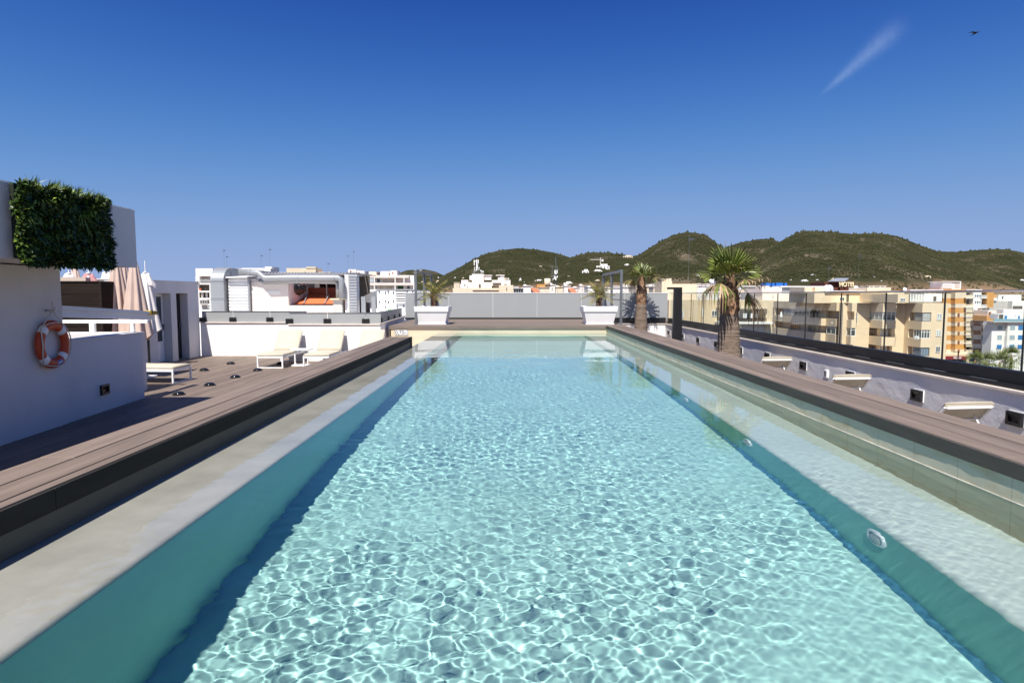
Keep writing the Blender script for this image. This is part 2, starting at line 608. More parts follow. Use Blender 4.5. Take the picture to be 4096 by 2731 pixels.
NT = 190000
uu = RNG.uniform(-0.62, 0.98, NT)
dd = RNG.uniform(1150, 3900, NT)
tx, ty = uu * dd, dd
tz = hill_z(tx, ty)
rock = smooth_noise(tx, ty, 21, 420.0, 4)
keep = (tz > GZ + 1) & (rock < 0.42 + RNG.uniform(-0.1, 0.4, NT))
fields = (tz < GZ + 62) & (smooth_noise(tx, ty, 31, 240.0, 3) > RNG.uniform(-0.75, 0.15, NT))
keep &= ~fields
P = np.stack([tx, ty, tz], -1)[keep]
R = RNG.uniform(1.7, 3.7, keep.sum())
M['forest'] = mat('pine_crowns', (0.028, 0.031, 0.012), rough=0.95, col2=(0.050, 0.049, 0.021), mix=(0.35, 0.65), scale=0.006, detail=3, island=0.2, spec=0.1)
tag(blobs('pine_wood', P + np.array([0, 0, 1.5]), R, M['forest'], 0.6), 'dark green pine wood covering the hills', 'wood', kind='stuff')
# pines that stand out along the ridges
rl = []
for D, fr, bk, uu_, vv_ in RD[1:]:
    for u in np.arange(-0.25, 0.88, 0.0042):
        v = np.interp(u, uu_, vv_, left=-1, right=-1)
        if v > 0.02 and RNG.random() < 0.75:
            rl.append((u * D, D))
rl = np.array(rl) + RNG.uniform(-25, 25, (len(rl), 2))
rz_ = hill_z(rl[:, 0], rl[:, 1])
tag(blobs('ridge_pines', np.column_stack([rl, rz_ + 2]), RNG.uniform(3, 7, len(rl)), M['forest'], 1.3), 'scattered pines along the hill crests', 'trees', kind='stuff')

# ------------------------------------------------------------------ pool
WZ = 0.76                      # water level; terrace deck is z = 0, coping z = 1
YN, YF = 0.35, 19.5            # near and far end of the pool
random.seed(4)


def strip(name, prof, y0, y1, mt, smooth=True):
    """an (x, z) profile swept along Y"""
    ys = np.linspace(y0, y1, 41)
    n = len(prof)
    V = np.array([(x, y, z) for y in ys for x, z in prof])
    ix = np.arange(n * len(ys)).reshape(len(ys), n)
    F = np.stack([ix[:-1, :-1], ix[1:, :-1], ix[1:, 1:], ix[:-1, 1:]], -1).reshape(-1, 4)
    o = mesh_obj(name, V, F, mt, smooth=False)
    o.cycles.is_caustics_receiver = True
    return tag(o, kind='structure')


def arc(cx, cz, r, a0, a1, n=7):
    return [(cx + r * math.cos(math.radians(a0 + (a1 - a0) * i / n)), cz + r * math.sin(math.radians(a0 + (a1 - a0) * i / n))) for i in range(n + 1)]


M['ledge'] = mat('pale_overflow_ledge', (0.56, 0.485, 0.40), rough=0.6, var=0.16, scale=2.2, bump=0.25, bscale=70, bdist=0.004, detail=8)
M['basin'] = mat('water_tinted_plaster', (0.37, 0.60, 0.54), rough=0.7, var=0.08, scale=1.1, bump=0.08, bscale=50, detail=6)  # the water's blue-green tint is put into the plaster colour
M['basin_wall'] = mat('water_tinted_wall_plaster', (0.24, 0.54, 0.44), rough=0.7, var=0.08, scale=1.1, bump=0.08, bscale=50, detail=6)  # same water tint in the colour, deeper for the walls
M['bench'] = mat('pale_pool_bench', (0.54, 0.60, 0.52), rough=0.7, var=0.08, scale=1.5, bump=0.1, bscale=60, detail=6)
M['blue_line'] = mat('dark_blue_strip', (0.05, 0.17, 0.24), rough=0.4, var=0.2, scale=20)

LED = 0.73
led_prof = [(-2.372, LED + 0.004)] + [(-2.372 + 0.02 * i, LED + 0.004 - 0.0004 * i) for i in range(1, 28)] + arc(-1.79 - 0.02, LED - 0.045, 0.035, 80, 5)
led_prof.append((led_prof[-1][0] + 0.001, LED - 0.06))
strip('pool_ledge', led_prof, YN, YF, M['ledge'])
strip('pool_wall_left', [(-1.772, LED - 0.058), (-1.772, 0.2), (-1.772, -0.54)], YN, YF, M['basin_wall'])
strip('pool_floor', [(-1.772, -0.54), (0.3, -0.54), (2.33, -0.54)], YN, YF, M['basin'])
strip('pool_floor_line', [(2.275, -0.536), (2.33, -0.536)], YN, YF, M['blue_line'])  # dark blue strip on the floor along the foot of the bench wall
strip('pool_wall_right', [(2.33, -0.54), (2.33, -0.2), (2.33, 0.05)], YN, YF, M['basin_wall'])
strip('pool_bench', arc(2.38, 0.05, 0.05, 180, 92) + [(2.5, 0.10), (3.06, 0.10)], YN, YF, M['bench'])
# the underside of the overflow ledge and the trough beyond it
b = MB().box(-2.40, -2.374, YN, YF, -0.2, LED - 0.005)
tag(b.build('trough_wall', M['ledge']), kind='structure')

M['waterline_pale'] = mat('pale_waterline_strip', (0.55, 0.53, 0.46), var=0.25, scale=6)  # thin pale strip added along the right wall to mark the waterline
tag(MB().box(2.9975, 3.02, YN, YF, 0.752, 0.764).build('waterline', M['waterline_pale']), kind='structure')
# wall at the near end, behind the camera
b = MB().box(-2.9, 3.6, YN - 0.3, YN, -0.6, 0.95)
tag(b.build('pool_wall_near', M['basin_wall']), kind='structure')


def wavy_wall(name, x0, y0, y1, z0, z1, amp, lam, mt, seed, step=0.05, facing=-1):
    ny, nz_ = int((y1 - y0) / step) + 1, max(8, int((z1 - z0) / 0.03))
    Yg, Zg = np.meshgrid(np.linspace(y0, y1, ny), np.linspace(z0, z1, nz_))
    Xg = x0 + amp * smooth_noise(Yg, Zg * 1.6, seed, lam, 4)
    ix = np.arange(ny * nz_).reshape(nz_, ny)
    q = [ix[:-1, :-1], ix[1:, :-1], ix[1:, 1:], ix[:-1, 1:]]
    if facing > 0:
        q = q[::-1]
    o = mesh_obj(name, np.stack([Xg, Yg, Zg], -1).reshape(-1, 3), np.stack(q, -1).reshape(-1, 4), mt, smooth=True)
    o.cycles.is_caustics_receiver = True
    return o


# right side: stained wall face with tile joints under the coping
M['stained'] = mat('stained_pool_wall', (0.60, 0.55, 0.41), rough=0.6, col2=(0.50, 0.40, 0.20), mix=(0.5, 0.75), scale=3.0, stretch=(1, 1.2, 3.5), bump=0.1, bscale=60, detail=6)
t_ = M['stained'].node_tree      # vertical joints every half metre
b_ = t_.nodes['Principled BSDF']
src = b_.inputs['Base Color'].links[0].from_socket
gx = t_.nodes.new('ShaderNodeTexCoord')
sx = t_.nodes.new('ShaderNodeSeparateXYZ')
t_.links.new(gx.outputs['Object'], sx.inputs[0])
fr = t_.nodes.new('ShaderNodeMath'); fr.operation = 'PINGPONG'; fr.inputs[1].default_value = 0.225
t_.links.new(sx.outputs[1], fr.inputs[0])
lt = t_.nodes.new('ShaderNodeMath'); lt.operation = 'LESS_THAN'; lt.inputs[1].default_value = 0.004
t_.links.new(fr.outputs[0], lt.inputs[0])
mx = t_.nodes.new('ShaderNodeMixRGB'); mx.blend_type = 'MULTIPLY'
mx.inputs[2].default_value = (0.80, 0.77, 0.72, 1)
t_.links.new(lt.outputs[0], mx.inputs[0]); t_.links.new(src, mx.inputs[1]); t_.links.new(mx.outputs[0], b_.inputs['Base Color'])
tag(wavy_wall('pool_wall_upper', 3.004, YN, YF, 0.09, 0.94, 0.0035, 0.7, M['stained'], 8, 0.035), kind='structure')
M['far_wall'] = mat('yellowed_pool_end_wall', (0.58, 0.50, 0.36), rough=0.7, var=0.1, scale=1.5, stretch=(1, 1, 3), bump=0.1, bscale=50)
b = MB().box(-3.86, 3.05, YF, YF + 0.1, -0.55, 0.90)
o = b.build('pool_wall_far', M['far_wall'])
o.cycles.is_caustics_receiver = True
tag(o, kind='structure')

o = MB().box(-1.771, 3.0, YF - 0.014, YF - 0.001, -0.55, 0.60).build('pool_wall_far_lower', M['basin'])  # added panel carrying the water's tint on the lower end wall
o.cycles.is_caustics_receiver = True
tag(o, kind='structure')
# underwater lamps on the bench wall
for i, (u, v) in enumerate([(3000, 1797), (3530, 2202), (2741, 1607), (2606, 1495)]):
    yy = [5.95, 3.8, 8.1, 11.5][i]
    lampt = thing('pool_lamp', 'round white underwater lamp set in the teal bench wall', 'pool lamp', (2.33, yy, -0.13), group='underwater pool lamps')
    ring = MB()
    ring.loft([[Vector((2.33 - d, yy + r * math.cos(a), -0.13 + r * math.sin(a))) for a in [k * math.pi / 10 for k in range(20)]]
               for r, d in ((0.10, 0.0), (0.10, 0.012), (0.075, 0.02), (0.07, 0.014))], cap=False)
    o = ring.build('trim_ring', M['white_paint'], lampt, smooth=True)
    o.cycles.is_caustics_receiver = True
    ln = MB()
    ln.loft([[Vector((2.33 - d, yy + r * math.cos(a), -0.13 + r * math.sin(a))) for a in [k * math.pi / 10 for k in range(20)]]
             for r, d in ((0.07, 0.006), (0.068, 0.014), (0.04, 0.022), (0.01, 0.025))])
    o = ln.build('lens', M['pane_pale'], lampt, smooth=True)
    o.cycles.is_caustics_receiver = True

# water surface
ys = [YN]
while ys[-1] < YF:
    ys.append(ys[-1] + max(0.0082, 0.0023 * ys[-1]))
ys[-1] = YF + 0.02
ys = np.array(ys)
xs = np.arange(-2.378, 3.03, 0.0083)
WX, WY = np.meshgrid(xs, ys)
wr = np.random.default_rng(3)
WH = np.zeros_like(WX)
for i in range(120):
    lam = 0.034 * (0.17 / 0.034) ** (wr.random() ** 1.5)
    amp = 0.000029 * (lam / 0.07) ** 1.7
    if i >= 104:                                   # a few slow swells
        lam = wr.uniform(0.3, 1.1)
        amp = 0.00022 * (lam / 0.5) ** 1.2
    k = 2 * math.pi / lam
    a = wr.uniform(0, 2 * math.pi)
    WH += amp * np.sin(k * (WX * math.cos(a) + WY * math.sin(a)) + wr.uniform(0, 6.283))
calm = 0.62 + 0.38 * smooth_noise(WX, WY, 77, 3.2, 3)
calm = calm * np.clip(1.15 - 0.34 * np.clip(WX - 0.4, 0, 3), 0.25, 1.1)          # quieter towards the bench
calm *= np.clip((WX + 2.39) / 0.75, 0.12, 1)                                     # a film over the ledge
calm *= np.clip(1.22 - WY * 0.052, 0.34, 1.15)
WH *= np.clip(calm, 0.08, 1.3)
idx = np.arange(WX.size).reshape(WX.shape)
WF = np.stack([idx[:-1, :-1], idx[:-1, 1:], idx[1:, 1:], idx[1:, :-1]], -1).reshape(-1, 4)
wm = bpy.data.materials.new('pool_water')
wm.use_nodes = True
t_ = wm.node_tree
t_.nodes.clear()
wo = t_.nodes.new('ShaderNodeOutputMaterial')
wg = t_.nodes.new('ShaderNodeBsdfGlass')
wg.inputs['IOR'].default_value = 1.333
wg.inputs['Roughness'].default_value = 0.0
wg.inputs['Color'].default_value = (0.93, 0.99, 1.0, 1)
t_.links.new(wg.outputs[0], wo.inputs[0])
water = mesh_obj('water', np.stack([WX, WY, WZ + WH], -1).reshape(-1, 3), WF, wm, smooth=True)
water.cycles.is_caustics_caster = True
tag(water, kind='structure')

# ------------------------------------------------------------------ copings and platform
M['trough_dark'] = mat('grey_green_channel_wall', (0.075, 0.073, 0.055), rough=0.6, var=0.18, scale=1.5, bump=0.1)
LCE = 14.42                    # where the left coping stops
lw = tag(MB().box(-2.86, -2.396, -4, LCE, -0.2, 0.962).build('pool_wall_outer', M['trough_dark']), kind='structure')
rw = tag(MB().box(3.045, 3.60, -4, YF, -0.2, 0.962).build('pool_wall_outer.001', M['white']), kind='structure')


def planks_y(parent, rows, y0, y1, zt, th, mt, L, name='plank', gap=0.005, off=0.37):
    k = 0
    for i, (xa, xb) in enumerate(rows):
        y = y0 - (i * off * L) % L
        while y < y1:
            a, c = max(y, y0), min(y + L, y1)
            if c - a > 0.05:
                MB().box(xa, xb, a + gap / 2, c - gap / 2, zt - th + 0.0007 * (k % 3), zt + 0.0009 * ((k * 7) % 3)).build(name, mt, parent, bevel=0.003)
                k += 1
            y += L


cop = tag(MB().box(-2.895, -2.386, -4, LCE - 0.01, 0.955, 0.974).build('coping_left', M['gap']), kind='structure')
planks_y(cop, [(-2.905, -2.692), (-2.678, -2.482), (-2.468, -2.400)], -3.5, LCE, 1.0, 0.025, M['plank'], 3.6)
for y0, y1 in [(-3.5, 3.1), (3.1, 6.7), (6.7, 10.3), (10.3, LCE + 0.012)]:
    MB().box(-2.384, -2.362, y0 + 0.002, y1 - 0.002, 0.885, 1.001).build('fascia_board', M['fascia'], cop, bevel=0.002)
MB().box(-2.90, -2.362, LCE + 0.013, LCE + 0.035, 0.70, 0.999).build('fascia_board', M['fascia_x'], cop)

copr = tag(MB().box(3.0, 3.625, -4, YF - 0.004, 0.955, 0.974).build('coping_right', M['gap']), kind='structure')
planks_y(copr, [(3.026, 3.203), (3.216, 3.411), (3.424, 3.635)], -3.5, YF, 1.0, 0.025, M['plank'], 3.6)
for y0, y1 in [(-3.5, 2.9), (2.9, 6.6), (6.6, 10.1), (10.1, 13.7), (13.7, 17.0), (17.0, YF - 0.01)]:
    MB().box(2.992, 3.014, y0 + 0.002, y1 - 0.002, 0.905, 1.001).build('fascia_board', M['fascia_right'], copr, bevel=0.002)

plat = tag(MB().box(-3.88, 3.625, YF + 0.01, 24.72, 0.80, 0.974).build('platform', M['gap']), kind='structure')
y = YF
j = 0
rowsY = []
while y < 24.6:
    rowsY.append((y + 0.003, min(y + 0.143, 24.7)))
    y += 0.148
near = rowsY[:10]
for i, (a, c) in enumerate(near):
    for k in range(3):
        xa, xb = -3.9 + k * 2.52 - (0.9 if i % 2 and k else 0), -3.9 + (k + 1) * 2.52 - (0.9 if i % 2 and k < 2 else 0)
        MB().box(xa + 0.003, min(xb, 3.635) - 0.003, a, c, 0.975, 1.0 + 0.0008 * (i % 3)).build('plank', M['plank_x'], plat)
mb = MB()
for i, (a, c) in enumerate(rowsY[10:]):
    mb.box(-3.9, 3.635, a, c, 0.975, 1.0 + 0.0008 * (i % 3))
tag(mb.build('far_planks', M['plank_x'], plat), kind='stuff')
for xa, xb, dz in [(-3.9, -0.56, 0.003), (-0.555, 3.01, 0)]:
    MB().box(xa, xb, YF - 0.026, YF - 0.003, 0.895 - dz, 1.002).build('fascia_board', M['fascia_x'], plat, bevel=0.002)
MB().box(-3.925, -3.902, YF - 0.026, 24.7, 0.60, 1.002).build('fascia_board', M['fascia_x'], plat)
tag(MB().box(-3.89, -2.405, LCE + 0.04, YF, 0.1, 0.2).build('trough_floor', M['ledge']), kind='structure')

# depth sign
p0, p1 = at('g', 2187, 797, Y=YF - 0.02), at('g', 2329, 856, Y=YF - 0.02)
sg = thing('depth_sign', 'small white plate reading 0,70m on the cream pool end', 'sign', (p0.x, YF - 0.01, p1.z))
MB().box(p0.x, p1.x, YF - 0.016, YF - 0.001, p1.z, p0.z).build('plate', M['white_paint'], sg)
fm = MB()
for a in ((p0.x, p1.x, p0.z - 0.008, p0.z), (p0.x, p1.x, p1.z, p1.z + 0.008), (p0.x, p0.x + 0.008, p1.z, p0.z), (p1.x - 0.008, p1.x, p1.z, p0.z)):
    fm.box(a[0], a[1], YF - 0.02, YF - 0.0165, a[2], a[3])
fm.build('border', M['black'], sg)
RX = Matrix.Rotation(math.pi / 2, 4, 'X')
M['ink'] = mat('dark_ink', (0.05, 0.055, 0.06), var=0)
M['ink_pale'] = mat('pale_grey_ink', (0.5, 0.52, 0.54), var=0)
cx, cz = (p0.x + p1.x) / 2, (p0.z + p1.z) / 2
text_mesh('lettering', '0,70', 0.17, M['ink'], sg, Matrix.Translation((cx - 0.05, YF - 0.0175, cz - 0.005)) @ RX, 0.001, bold=0.002)
text_mesh('lettering', 'm', 0.11, M['ink'], sg, Matrix.Translation((cx + 0.13, YF - 0.0175, cz - 0.02)) @ RX, 0.001)
fg = MB()
fg.box(cx + 0.17, cx + 0.19, YF - 0.019, YF - 0.0165, cz - 0.03, cz + 0.05)
fg.box(cx + 0.14, cx + 0.22, YF - 0.019, YF - 0.0165, cz - 0.045, cz - 0.03)
fg.box(cx + 0.165, cx + 0.2, YF - 0.019, YF - 0.0165, cz + 0.055, cz + 0.085)
fg.build('bather_symbol', M['ink_pale'], sg)

# ------------------------------------------------------------------ terrace floor
dk = tag(MB().box(-16, -2.87, -6, 19.9, -0.3, -0.026).build('deck', M['gap']), kind='structure')
tag(MB().box(3.58, 6.5, -6, 24.8, -0.3, -0.005).build('walkway', M['cream_stone']), kind='structure')
rows = []
x = -4.55
while x > -10.2:
    rows.append((x - 0.140, x))
    x -= 0.146
planks_y(dk, rows, 5.2, 19.84, 0.0, 0.024, M['plank'], 4.1, off=0.29)
# the rest of the decking, out of the photograph's sight: one joined part per floor
mb = MB()
x = -2.93
while x > -10.2:
    if x > -4.6:
        mb.box(x - 0.140, x, -3.5, 19.84, -0.024, 0.0)
    else:
        mb.box(x - 0.140, x, -3.5, 5.19, -0.024, 0.0)
    x -= 0.146
tag(mb.build('hidden_planks', M['plank'], dk), kind='stuff')
mb = MB()
x = 3.66
while x < 6.1:
    mb.box(x, x + 0.140, -3.5, 24.6, -0.0045, 0.0)
    x += 0.146
tag(mb.build('walkway_planks', M['plank'], bpy.data.objects['walkway']), kind='stuff')
tag(MB().box(-40, 9, -40, 24.9, GZ, -0.75).build('hotel_block', M['white']), 'white hotel building carrying the pool terrace', 'building')

# ------------------------------------------------------------------ far parapet of grey glass
YG = 24.75
fb = thing('glass_parapet', 'long grey laminated glass parapet behind the far platform', 'parapet', (0, YG, 0.8))
ed = [-4.32, -2.55, -0.77, 1.01, 2.80, 4.55, 6.28]
for i in range(6):
    MB().box(ed[i] + 0.006, ed[i + 1] - 0.006, YG, YG + 0.02, 1.03, 2.045).build('glass_panel', M['frost'], fb)
MB().box(-4.32, 6.30, YG - 0.012, YG + 0.032, 2.046, 2.068).build('top_rail', M['white_paint'], fb)
MB().box(-4.32, 3.64, YG - 0.05, YG + 0.06, 0.985, 1.062).build('base_channel', M['black'], fb)
MB().box(3.641, 6.20, YG - 0.05, YG + 0.06, 0.83, 1.062).build('base_channel', M['black'], fb)
for x in (-4.30, -2.55, -0.77, 1.01, 2.80, 4.55):
    MB().box(x - 0.004, x + 0.004, YG - 0.003, YG + 0.023, 1.064, 2.044).build('joint', M['white_paint'], fb)
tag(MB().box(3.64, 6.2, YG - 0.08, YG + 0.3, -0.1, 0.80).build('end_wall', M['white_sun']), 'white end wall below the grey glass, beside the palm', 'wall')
MB().box(3.64, 6.22, YG - 0.11, YG + 0.12, 0.80, 0.829).build('wall_cap', M['cream_stone'], bpy.data.objects['end_wall'])

# ------------------------------------------------------------------ right-hand wall, channel and clear glass
rwall = wavy_wall('terrace_wall', 6.19, -3, YG - 0.08, -0.05, 0.79, 0.008, 1.3, M['white_rough'], 15, 0.05)
tag(rwall, 'rough white plastered wall under the clear glass balustrade', 'wall')
cb_ = MB().box(6.163, 6.50, -3, YG - 0.09, 0.785, 0.825).build('wall_cap', M['cream_stone'], rwall, bevel=0.006)
MB().box(6.22, 6.48, -3, YG - 0.1, -0.05, 0.784).build('wall_core', M['white'], rwall)
rb = thing('glass_balustrade', 'clear glass balustrade with black base channel and chrome handrail', 'balustrade', (6.3, 10, 0.83))
MB().box(6.27, 6.37, -3, YG - 0.06, 0.885, 1.047).build('base_channel', M['black'], rb, bevel=0.004)
MB().box(6.225, 6.40, -3, YG - 0.06, 0.826, 0.884).build('base_shoe', M['black'], rb, bevel=0.004)
jy = [1.91 + 1.41 * i for i in range(17)]
for i in range(len(jy) - 1):
    MB().box(6.315, 6.327, jy[i] + 0.008, min(jy[i + 1], YG - 0.07) - 0.008, 1.047, 2.025).build('glass_pane', M['clear'], rb)
    MB().box(6.311, 6.331, jy[i] - 0.007, jy[i] + 0.007, 1.048, 2.02).build('joint_seal', M['black'], rb)
MB().box(6.298, 6.345, 1.9, YG + 0.02, 2.026, 2.056).build('handrail', M['chrome'], rb, bevel=0.006)
for i in range(24):
    y = 2.2 + i * 0.94
    if y < YG - 0.3:
        MB().box(6.232, 6.262, y, y + 0.45, 0.8842, 0.888).build('clamp_strip', M['steel'], rb)

spots = [('h', 155, 805), ('h', 465, 885), ('h', 870, 975), ('h', 1445, 1140), ('h', 2290, 1340),
         ('c', 567, 1258), ('c', 833, 1325), ('c', 1145, 1395), ('c', 1557, 1500), ('c', 330, 1195)]
proto = None


def bulkhead(loc, rz, label, group):
    """square black wall light, back at local x = 0, facing local -x"""
    global proto
    if proto is None:
        r = thing('wall_light', label, 'wall light', (0, 0, 0), 0, group)
        f = MB()
        f.box(-0.05, -0.006, -0.115, 0.115, 0.055, 0.085).box(-0.05, -0.006, -0.115, 0.115, -0.085, -0.045)
        f.box(-0.05, -0.006, -0.115, -0.085, -0.045, 0.055).box(-0.05, -0.006, 0.085, 0.115, -0.045, 0.055)
        f.build('housing', M['black'], r, local=True, bevel=0.003)
        MB().box(-0.02, -0.0065, -0.085, 0.085, -0.045, 0.055).build('recess', M['black_gloss'], r, local=True)
        MB().add([(-0.045, -0.084, 0.054), (-0.045, 0.084, 0.054), (-0.021, 0.084, 0.0), (-0.021, -0.084, 0.0)], [(0, 1, 2, 3)]).build('louvre', M['black'], r, local=True)
        MB().box(-0.0055, 0.02, -0.119, 0.119, -0.089, 0.089).build('back_plate', M['white_paint'], r, local=True)
        proto = r
    else:
        r = copy_tree(proto)
        r['label'], r['group'] = label, group
    r.location = loc
    r.rotation_euler = (0, 0, rz)
    return r


for c, u, v in spots:
    p = at(c, u, v, X=6.185)
    bulkhead((6.183, p.y, p.z), 0, 'square black bulkhead light on the rough white wall', 'bulkhead lights along the right wall')
p = at('h', 655, 955, X=6.17)
sw = thing('switch_box', 'small white switch box between two black wall lights', 'switch box', (6.18, p.y, p.z))
MB().box(6.15, 6.2, p.y - 0.055, p.y + 0.055, p.z - 0.075, p.z + 0.075).build('box', M['white_paint'], sw, bevel=0.008)
MB().box(6.142, 6.149, p.y - 0.04, p.y + 0.04, p.z - 0.05, p.z + 0.06).build('cover', M['steel'], sw)
p = at('c', 226, 1185, X=6.15)
sw = thing('outlet_box', 'tiny white outlet box by the corner of the walls', 'outlet', (6.18, p.y, p.z))
MB().box(6.13, 6.2, p.y - 0.06, p.y + 0.06, p.z - 0.09, p.z + 0.09).build('box', M['white_paint'], sw, bevel=0.008)

# outdoor shower
p0, p1 = at('i', 1082, 650, X=4.3), at('i', 1055, 1205, X=4.3)
ys_ = p0.y
shw = thing('outdoor_shower', 'tall black shower column with short square head', 'shower', (4.3, ys_, 0))
MB().loft([[Vector((p1.x - 0.13 + dx, ys_ + dy, 0)) for dx, dy in ((0, 0), (0.26, 0), (0.26, 0.12), (0, 0.12))],
           [Vector((p0.x - 0.10 + dx, ys_ + dy, p0.z)) for dx, dy in ((0, 0), (0.2, 0), (0.2, 0.12), (0, 0.12))]]).build('column', M['black'], shw, bevel=0.006)
MB().box(p0.x - 0.27, p0.x - 0.10, ys_ + 0.005, ys_ + 0.115, p0.z - 0.055, p0.z).build('shower_head', M['black'], shw, bevel=0.004)
tp = MB().tube([(4.17, ys_ + 0.05, 0.78), (4.02, ys_ + 0.05, 0.78)], 0.035, 10)
tp.tube([(4.06, ys_ + 0.05, 0.78), (4.06, ys_ + 0.05, 0.66)], 0.014, 8).build('tap', M['black_gloss'], shw, smooth=True)


# ------------------------------------------------------------------ sun loungers
def cushion(mb, x0, x1, pts, th, r=0.03):
    """upholstered slab along a (y, z) line"""
    rings = []
    n = len(pts)
    for i, (y, z) in enumerate(pts):
        a, c = pts[max(i - 1, 0)], pts[min(i + 1, n - 1)]
        d = Vector((0, c[0] - a[0], c[1] - a[1])).normalized()
        nn = Vector((0, -d.z, d.y))
        o = Vector((0, y, z))
        puff = 0.004 * math.sin(i * 1.7)
        rings.append([o + Vector((x, 0, 0)) + nn * (h + (puff if h > 0.5 * th else 0)) for x, h in
                      ((x0, r * 0.6), (x0 + r * 0.5, 0), (x1 - r * 0.5, 0), (x1, r * 0.6), (x1, th - r), (x1 - r, th - 0.005), ((x0 + x1) / 2, th + 0.006), (x0 + r, th - 0.005), (x0, th - r))])
    mb.loft(rings)
    return mb


M['sling'] = mat('grey_sling_mesh', (0.40, 0.39, 0.38), rough=0.7, var=0.1, scale=40)


def make_lounger(name, label, ang, group, sled=True, hinge=1.2, backlen=0.72, high=0.33, cth=0.055, panel='white_paint'):
    """foot at local y = 0, head towards +y, width 0.70 about x = 0"""
    r = thing(name, label, 'sun lounger', group=group)
    f = MB()
    for x in (-0.335, 0.335):
        f.box(x - 0.02, x + 0.02, 0, 1.95, high - 0.06, high)
    f.box(-0.315, 0.315, 0, 0.04, high - 0.055, high - 0.004).box(-0.315, 0.315, 1.91, 1.95, high - 0.055, high - 0.004)
    f.box(-0.315, 0.315, hinge - 0.03, hinge + 0.01, high - 0.05, high - 0.008)
    f.build('frame', M['white_paint'], r, local=True, bevel=0.003)
    for x in (-0.335, 0.335):
        for y in (0.02, 1.7):
            MB().box(x - 0.0185, x + 0.0185, y - 0.0185, y + 0.0185, 0, high - 0.061).build('leg', M['white_paint'], r, local=True)
    if sled:
        MB().box(-0.316, 0.316, 0.0, 0.034, 0, 0.03).build('foot_bar', M['white_paint'], r, local=True)
        MB().box(-0.316, 0.316, 1.683, 1.717, 0, 0.03).build('foot_bar', M['white_paint'], r, local=True)
    ca, sa = math.cos(ang), math.sin(ang)
    bf = MB()
    for x in (-0.325, 0.325):
        bf.bar((x, hinge, high + 0.005), (x, hinge + backlen * ca, high + 0.005 + backlen * sa), 0.035, 0.03)
    bf.bar((-0.31, hinge + backlen * ca, high + backlen * sa), (0.31, hinge + backlen * ca, high + backlen * sa), 0.04, 0.035)
    bf.bar((-0.31, hinge + 0.35 * ca, high + 0.35 * sa), (0.31, hinge + 0.35 * ca, high + 0.35 * sa), 0.03, 0.025)
    bf.build('backrest_frame', M['white_paint'], r, local=True)
    pn = MB()
    pn.add([(-0.31, hinge + 0.02 * ca, high + 0.012 + 0.02 * sa), (0.31, hinge + 0.02 * ca, high + 0.012 + 0.02 * sa),
            (0.31, hinge + backlen * ca, high + 0.012 + backlen * sa), (-0.31, hinge + backlen * ca, high + 0.012 + backlen * sa)], [(0, 1, 2, 3)])
    pn.build('backrest_mesh', M[panel], r, local=True)
    for x in (-0.2, 0.2):
        MB().bar((x, hinge + 0.42 * ca, high + 0.42 * sa), (x, min(hinge + 0.42 * ca + 0.25, 1.9), high - 0.03), 0.02, 0.015).build('strut', M['white_paint'], r, local=True)
    k = [(0.012 + (hinge - 0.04) * i / 9, high + 0.004 + (0 if i else -0.006)) for i in range(10)]
    cushion(MB(), -0.345, 0.345, k, 0.06).build('seat_cushion', M['cushion'], r, smooth=True, local=True)
    k = [(hinge + 0.02 + (backlen + 0.01) * ca * i / 8, high + 0.03 + (backlen + 0.01) * sa * i / 8) for i in range(9)]
    cushion(MB(), -0.345, 0.345, k, cth).build('back_cushion', M['cushion'], r, smooth=True, local=True)
    return r


lg = make_lounger('sun_lounger', 'cream sun lounger by the white wall, farthest from the pool', math.radians(50), 'cream loungers along the white wall')
lg.location = (-6.56, 16.5, 0)
l2 = copy_tree(lg)
l2.location = (-5.31, 16.5, 0)
l2['label'] = 'cream sun lounger by the white wall, right beside the side table'
l3 = copy_tree(lg)
l3.location = (-4.18, 16.55, 0)
l3.rotation_euler = (0, 0, math.radians(-2))
l3['label'] = 'cream sun lounger half hidden behind the brown pool coping'
l4 = copy_tree(lg)
l4.location = (-7.55, 13.95, 0)
l4.rotation_euler = (0, 0, math.radians(90 - 4))
l4['label'] = 'cream lounger whose foot end sticks out past the low white wall'
l4['group'] = ''
del l4['group']
rl1 = make_lounger('sun_lounger', 'white framed lounger raised below the balustrade wall, seen from behind', math.radians(50), 'loungers on the right walkway', hinge=1.25, backlen=0.60, high=0.14, cth=0.04, panel='sling')
for i, (c, u, v, rz) in enumerate([('n', 1885, 990, 7), ('h', 1040, 1015, 6), ('h', 365, 850, 5)]):
    o = rl1 if i == 0 else copy_tree(rl1)
    o['label'] = ('white framed lounger below the balustrade, farthest from the large fan palm', 'middle one of three white framed loungers below the balustrade', 'white framed lounger below the balustrade, closest to the large fan palm')[i]
    p = at(c, u, v, X=6.04)
    # head towards the camera: turn half round, so local +y points to -Y; head edge lies 1.84 m from the foot
    a = math.radians(180 + rz)
    R_ = Matrix.Rotation(a, 3, 'Z')
    head = R_ @ Vector((-0.345, 1.25 + 0.60 * math.cos(math.radians(50)), 0))
    o.location = (p.x - head.x, p.y - head.y, 0)
    o.rotation_euler = (0, 0, a)

st = thing('side_table', 'low white metal side table between two loungers', 'side table', (-5.93, 17.2, 0))
MB().box(-6.19, -5.68, 17.0, 17.42, 0.435, 0.47).build('table_top', M['white_paint'], st, bevel=0.004)
for x in (-6.08, -5.72):
    MB().box(x - 0.016, x + 0.016, 17.06, 17.092, 0.03, 0.434).build('leg', M['white_paint'], st)
MB().box(-6.19, -5.68, 17.0, 17.42, 0, 0.03).build('base', M['white_paint'], st)

